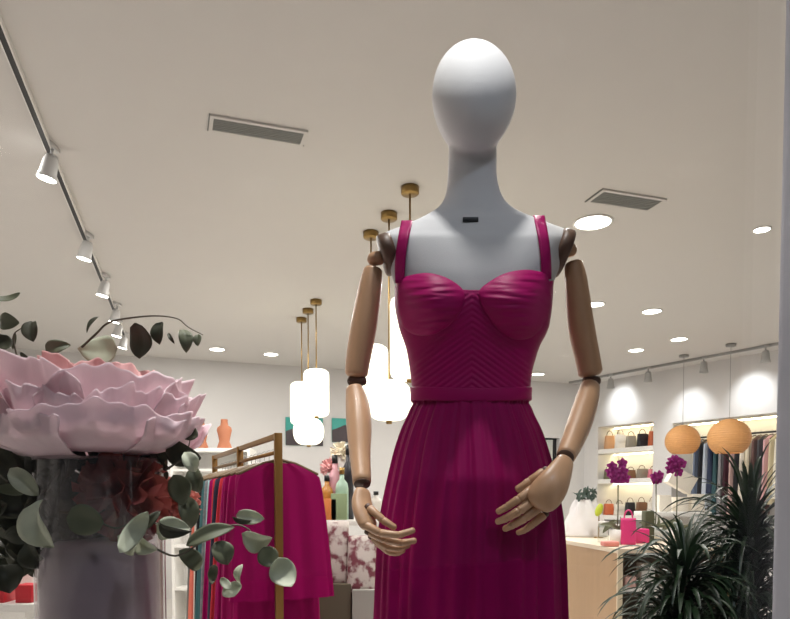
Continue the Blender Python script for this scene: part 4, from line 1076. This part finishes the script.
# ------------------------------------------------------------------ niches
M_strip = mat('led_strip', (1, 1, 1, 1), emit=16, ecol=(1, .84, .52, 1))
def nmat(s, z): q = onw(s); return Matrix(((wdir.x, -wn.x, 0, q.x), (wdir.y, -wn.y, 0, q.y), (0, 0, 1, z), (0, 0, 0, 1)))
z1, z2, z3 = zat(625, 452), zat(625, 483), zat(625, 520)
SH = []
for i, (z, lb) in enumerate(((z1, 'upper white shelf in the wall recess with handbags'), (z2, 'middle white shelf in the wall recess with handbags'), (z3, 'lower white shelf in the wall recess behind the counter'))):
    bm = B(); box(bm, n1a + .004, n1b - .004, .0, .49, z, z + .07, .003, M=nmat(0, 0)); tag(obj('wall_shelf', bm, M_white, sm=False), lb, 'shelf', 'shelves in the wall recess')
for s0, s1, z, lb in ((n1a, n1b, n1t, 'warm light strip at the top of the handbag recess'), (n1a, n1b, z1, 'warm light strip under the upper handbag shelf'), (n1a, n1b, z2, 'warm light strip under the middle handbag shelf'), (n2a, n2b, n2t, 'long warm light strip at the top of the clothing recess')):
    bm = B(); box(bm, s0 + .03, s1 - .03, .36, .40, z - .014, z - .001, .002, M=nmat(0, 0)); tag(obj('light_strip', bm, M_strip, sm=False), lb, 'light strip', 'warm strips in the recesses')
bagc = {'tan': rgb(206, 156, 112), 'white': rgb(232, 226, 216), 'grey': rgb(140, 132, 118), 'rust': rgb(190, 96, 56), 'black': rgb(30, 30, 34), 'beige': rgb(200, 186, 160), 'brown': rgb(120, 84, 60), 'pink': rgb(214, 120, 140), 'olive': rgb(96, 92, 66)}
rows = [(z1 + .07, [('tan', 'at the left end'), ('white', 'second from left'), ('grey', 'in the middle'), ('black', 'left of the rust one'), ('rust', 'at the right end')], .27, 'upper shelf'),
        (z2 + .07, [('olive', 'at the left end'), ('beige', 'second from left'), ('brown', 'in the middle'), ('grey', 'fourth from left'), ('pink', 'at the right end')], .2, 'middle shelf'),
        (z3 + .07, [('rust', 'at the left end'), ('white', 'second from left'), ('black', 'in the middle'), ('brown', 'fourth from left'), ('white', 'at the right end')], .26, 'lower shelf')]
for z, its, h, sn in rows:
    for i, (cn, wh) in enumerate(its):
        s = n1a + (i + .5) * (n1b - n1a) / 5; q = onw(s, -.16, z + .001); w_ = (n1b - n1a) / 5 * .82
        bag((q.x, q.y, q.z), w_ * 1.0, h * rnd.uniform(.65, .85), .12, mat('bag_' + cn, bagc[cn], .5), M_woodd, f'{cn} handbag {wh} of the {sn} in the recess', 'handbags in the wall recess', hand=.35, flap=mat('bag_' + cn, bagc[cn], .5) if i % 2 else None)
# hanging clothes in recess 2
zr2 = zat(720, 434)
bm = B(); tube(bm, [onw(n2a + .02, -.25, zr2), onw(n2b - .02, -.25, zr2)], .014, 10, cap='none'); tag(obj('clothes_rail', bm, M_black), 'dark clothes rail spanning the long recess on the right', 'rail')
cc = [('slate blue', rgb(96, 108, 130)), ('black', rgb(26, 26, 32)), ('pale grey', rgb(176, 184, 196)), ('navy', rgb(34, 44, 70)), ('teal', rgb(38, 70, 76)), ('grey', rgb(130, 128, 132)), ('maroon', rgb(60, 20, 36)), ('blush', rgb(214, 180, 176)),
      ('black', rgb(24, 22, 26)), ('off white', rgb(226, 218, 206)), ('cream', rgb(224, 214, 190)), ('brown', rgb(96, 66, 60)), ('charcoal', rgb(60, 60, 64)), ('pink', rgb(226, 180, 186)), ('beige', rgb(206, 194, 160)), ('ivory', rgb(228, 222, 204))]
seen = {}
for i, (cn, col_) in enumerate(cc):
    s = sw(691) + i * (sw(772) - sw(691)) / 15; q = onw(s, -.25, zr2)
    Mx = Matrix(((wn.x, wdir.x, 0, q.x), (wn.y, wdir.y, 0, q.y), (0, 0, 1, zr2), (0, 0, 0, 1)))
    seen[cn] = seen.get(cn, 0) + 1
    wh = 'in the right recess' if cn != 'black' else ('left of the rattan globe in the right recess' if seen[cn] == 1 else 'under the larger rattan globe in the right recess')
    garment(Mx, .2, .21, -.05, -rnd.uniform(.75, 1.15), mat('cloth_' + cn.replace(' ', '_'), col_, .8, var=.1), f'{cn} garment hanging {wh}', i, 'garments in the right recess', thick=.045, name='hanging_garment', cat='garment')

# ------------------------------------------------------------------ lights added outside: frame spot and street fill
lamp('SPOT', (1.8, -2.4, 6.4), 300, col=(.76, .82, 1), size=.1, tgt=(.62, .92, 1.6), angle=22, blend=.3)  # narrow unseen spot added to brighten the window frame
lamp('AREA', (-.6, -2.0, 4.6), 15, col=(.86, .9, 1), size=.5, tgt=(.3, 1, 1.4))  # broad fill added for unseen street light

# ------------------------------------------------------------------ world and view
w = bpy.data.worlds.new('world'); S.world = w; w.use_nodes = True
bg = w.node_tree.nodes['Background']; bg.inputs[0].default_value = (.80, .86, 1, 1); bg.inputs[1].default_value = .025
S.view_settings.view_transform = 'Standard'; S.view_settings.look = 'None'; S.view_settings.gamma = 1; S.view_settings.exposure = 0
S.view_settings.use_curve_mapping = False
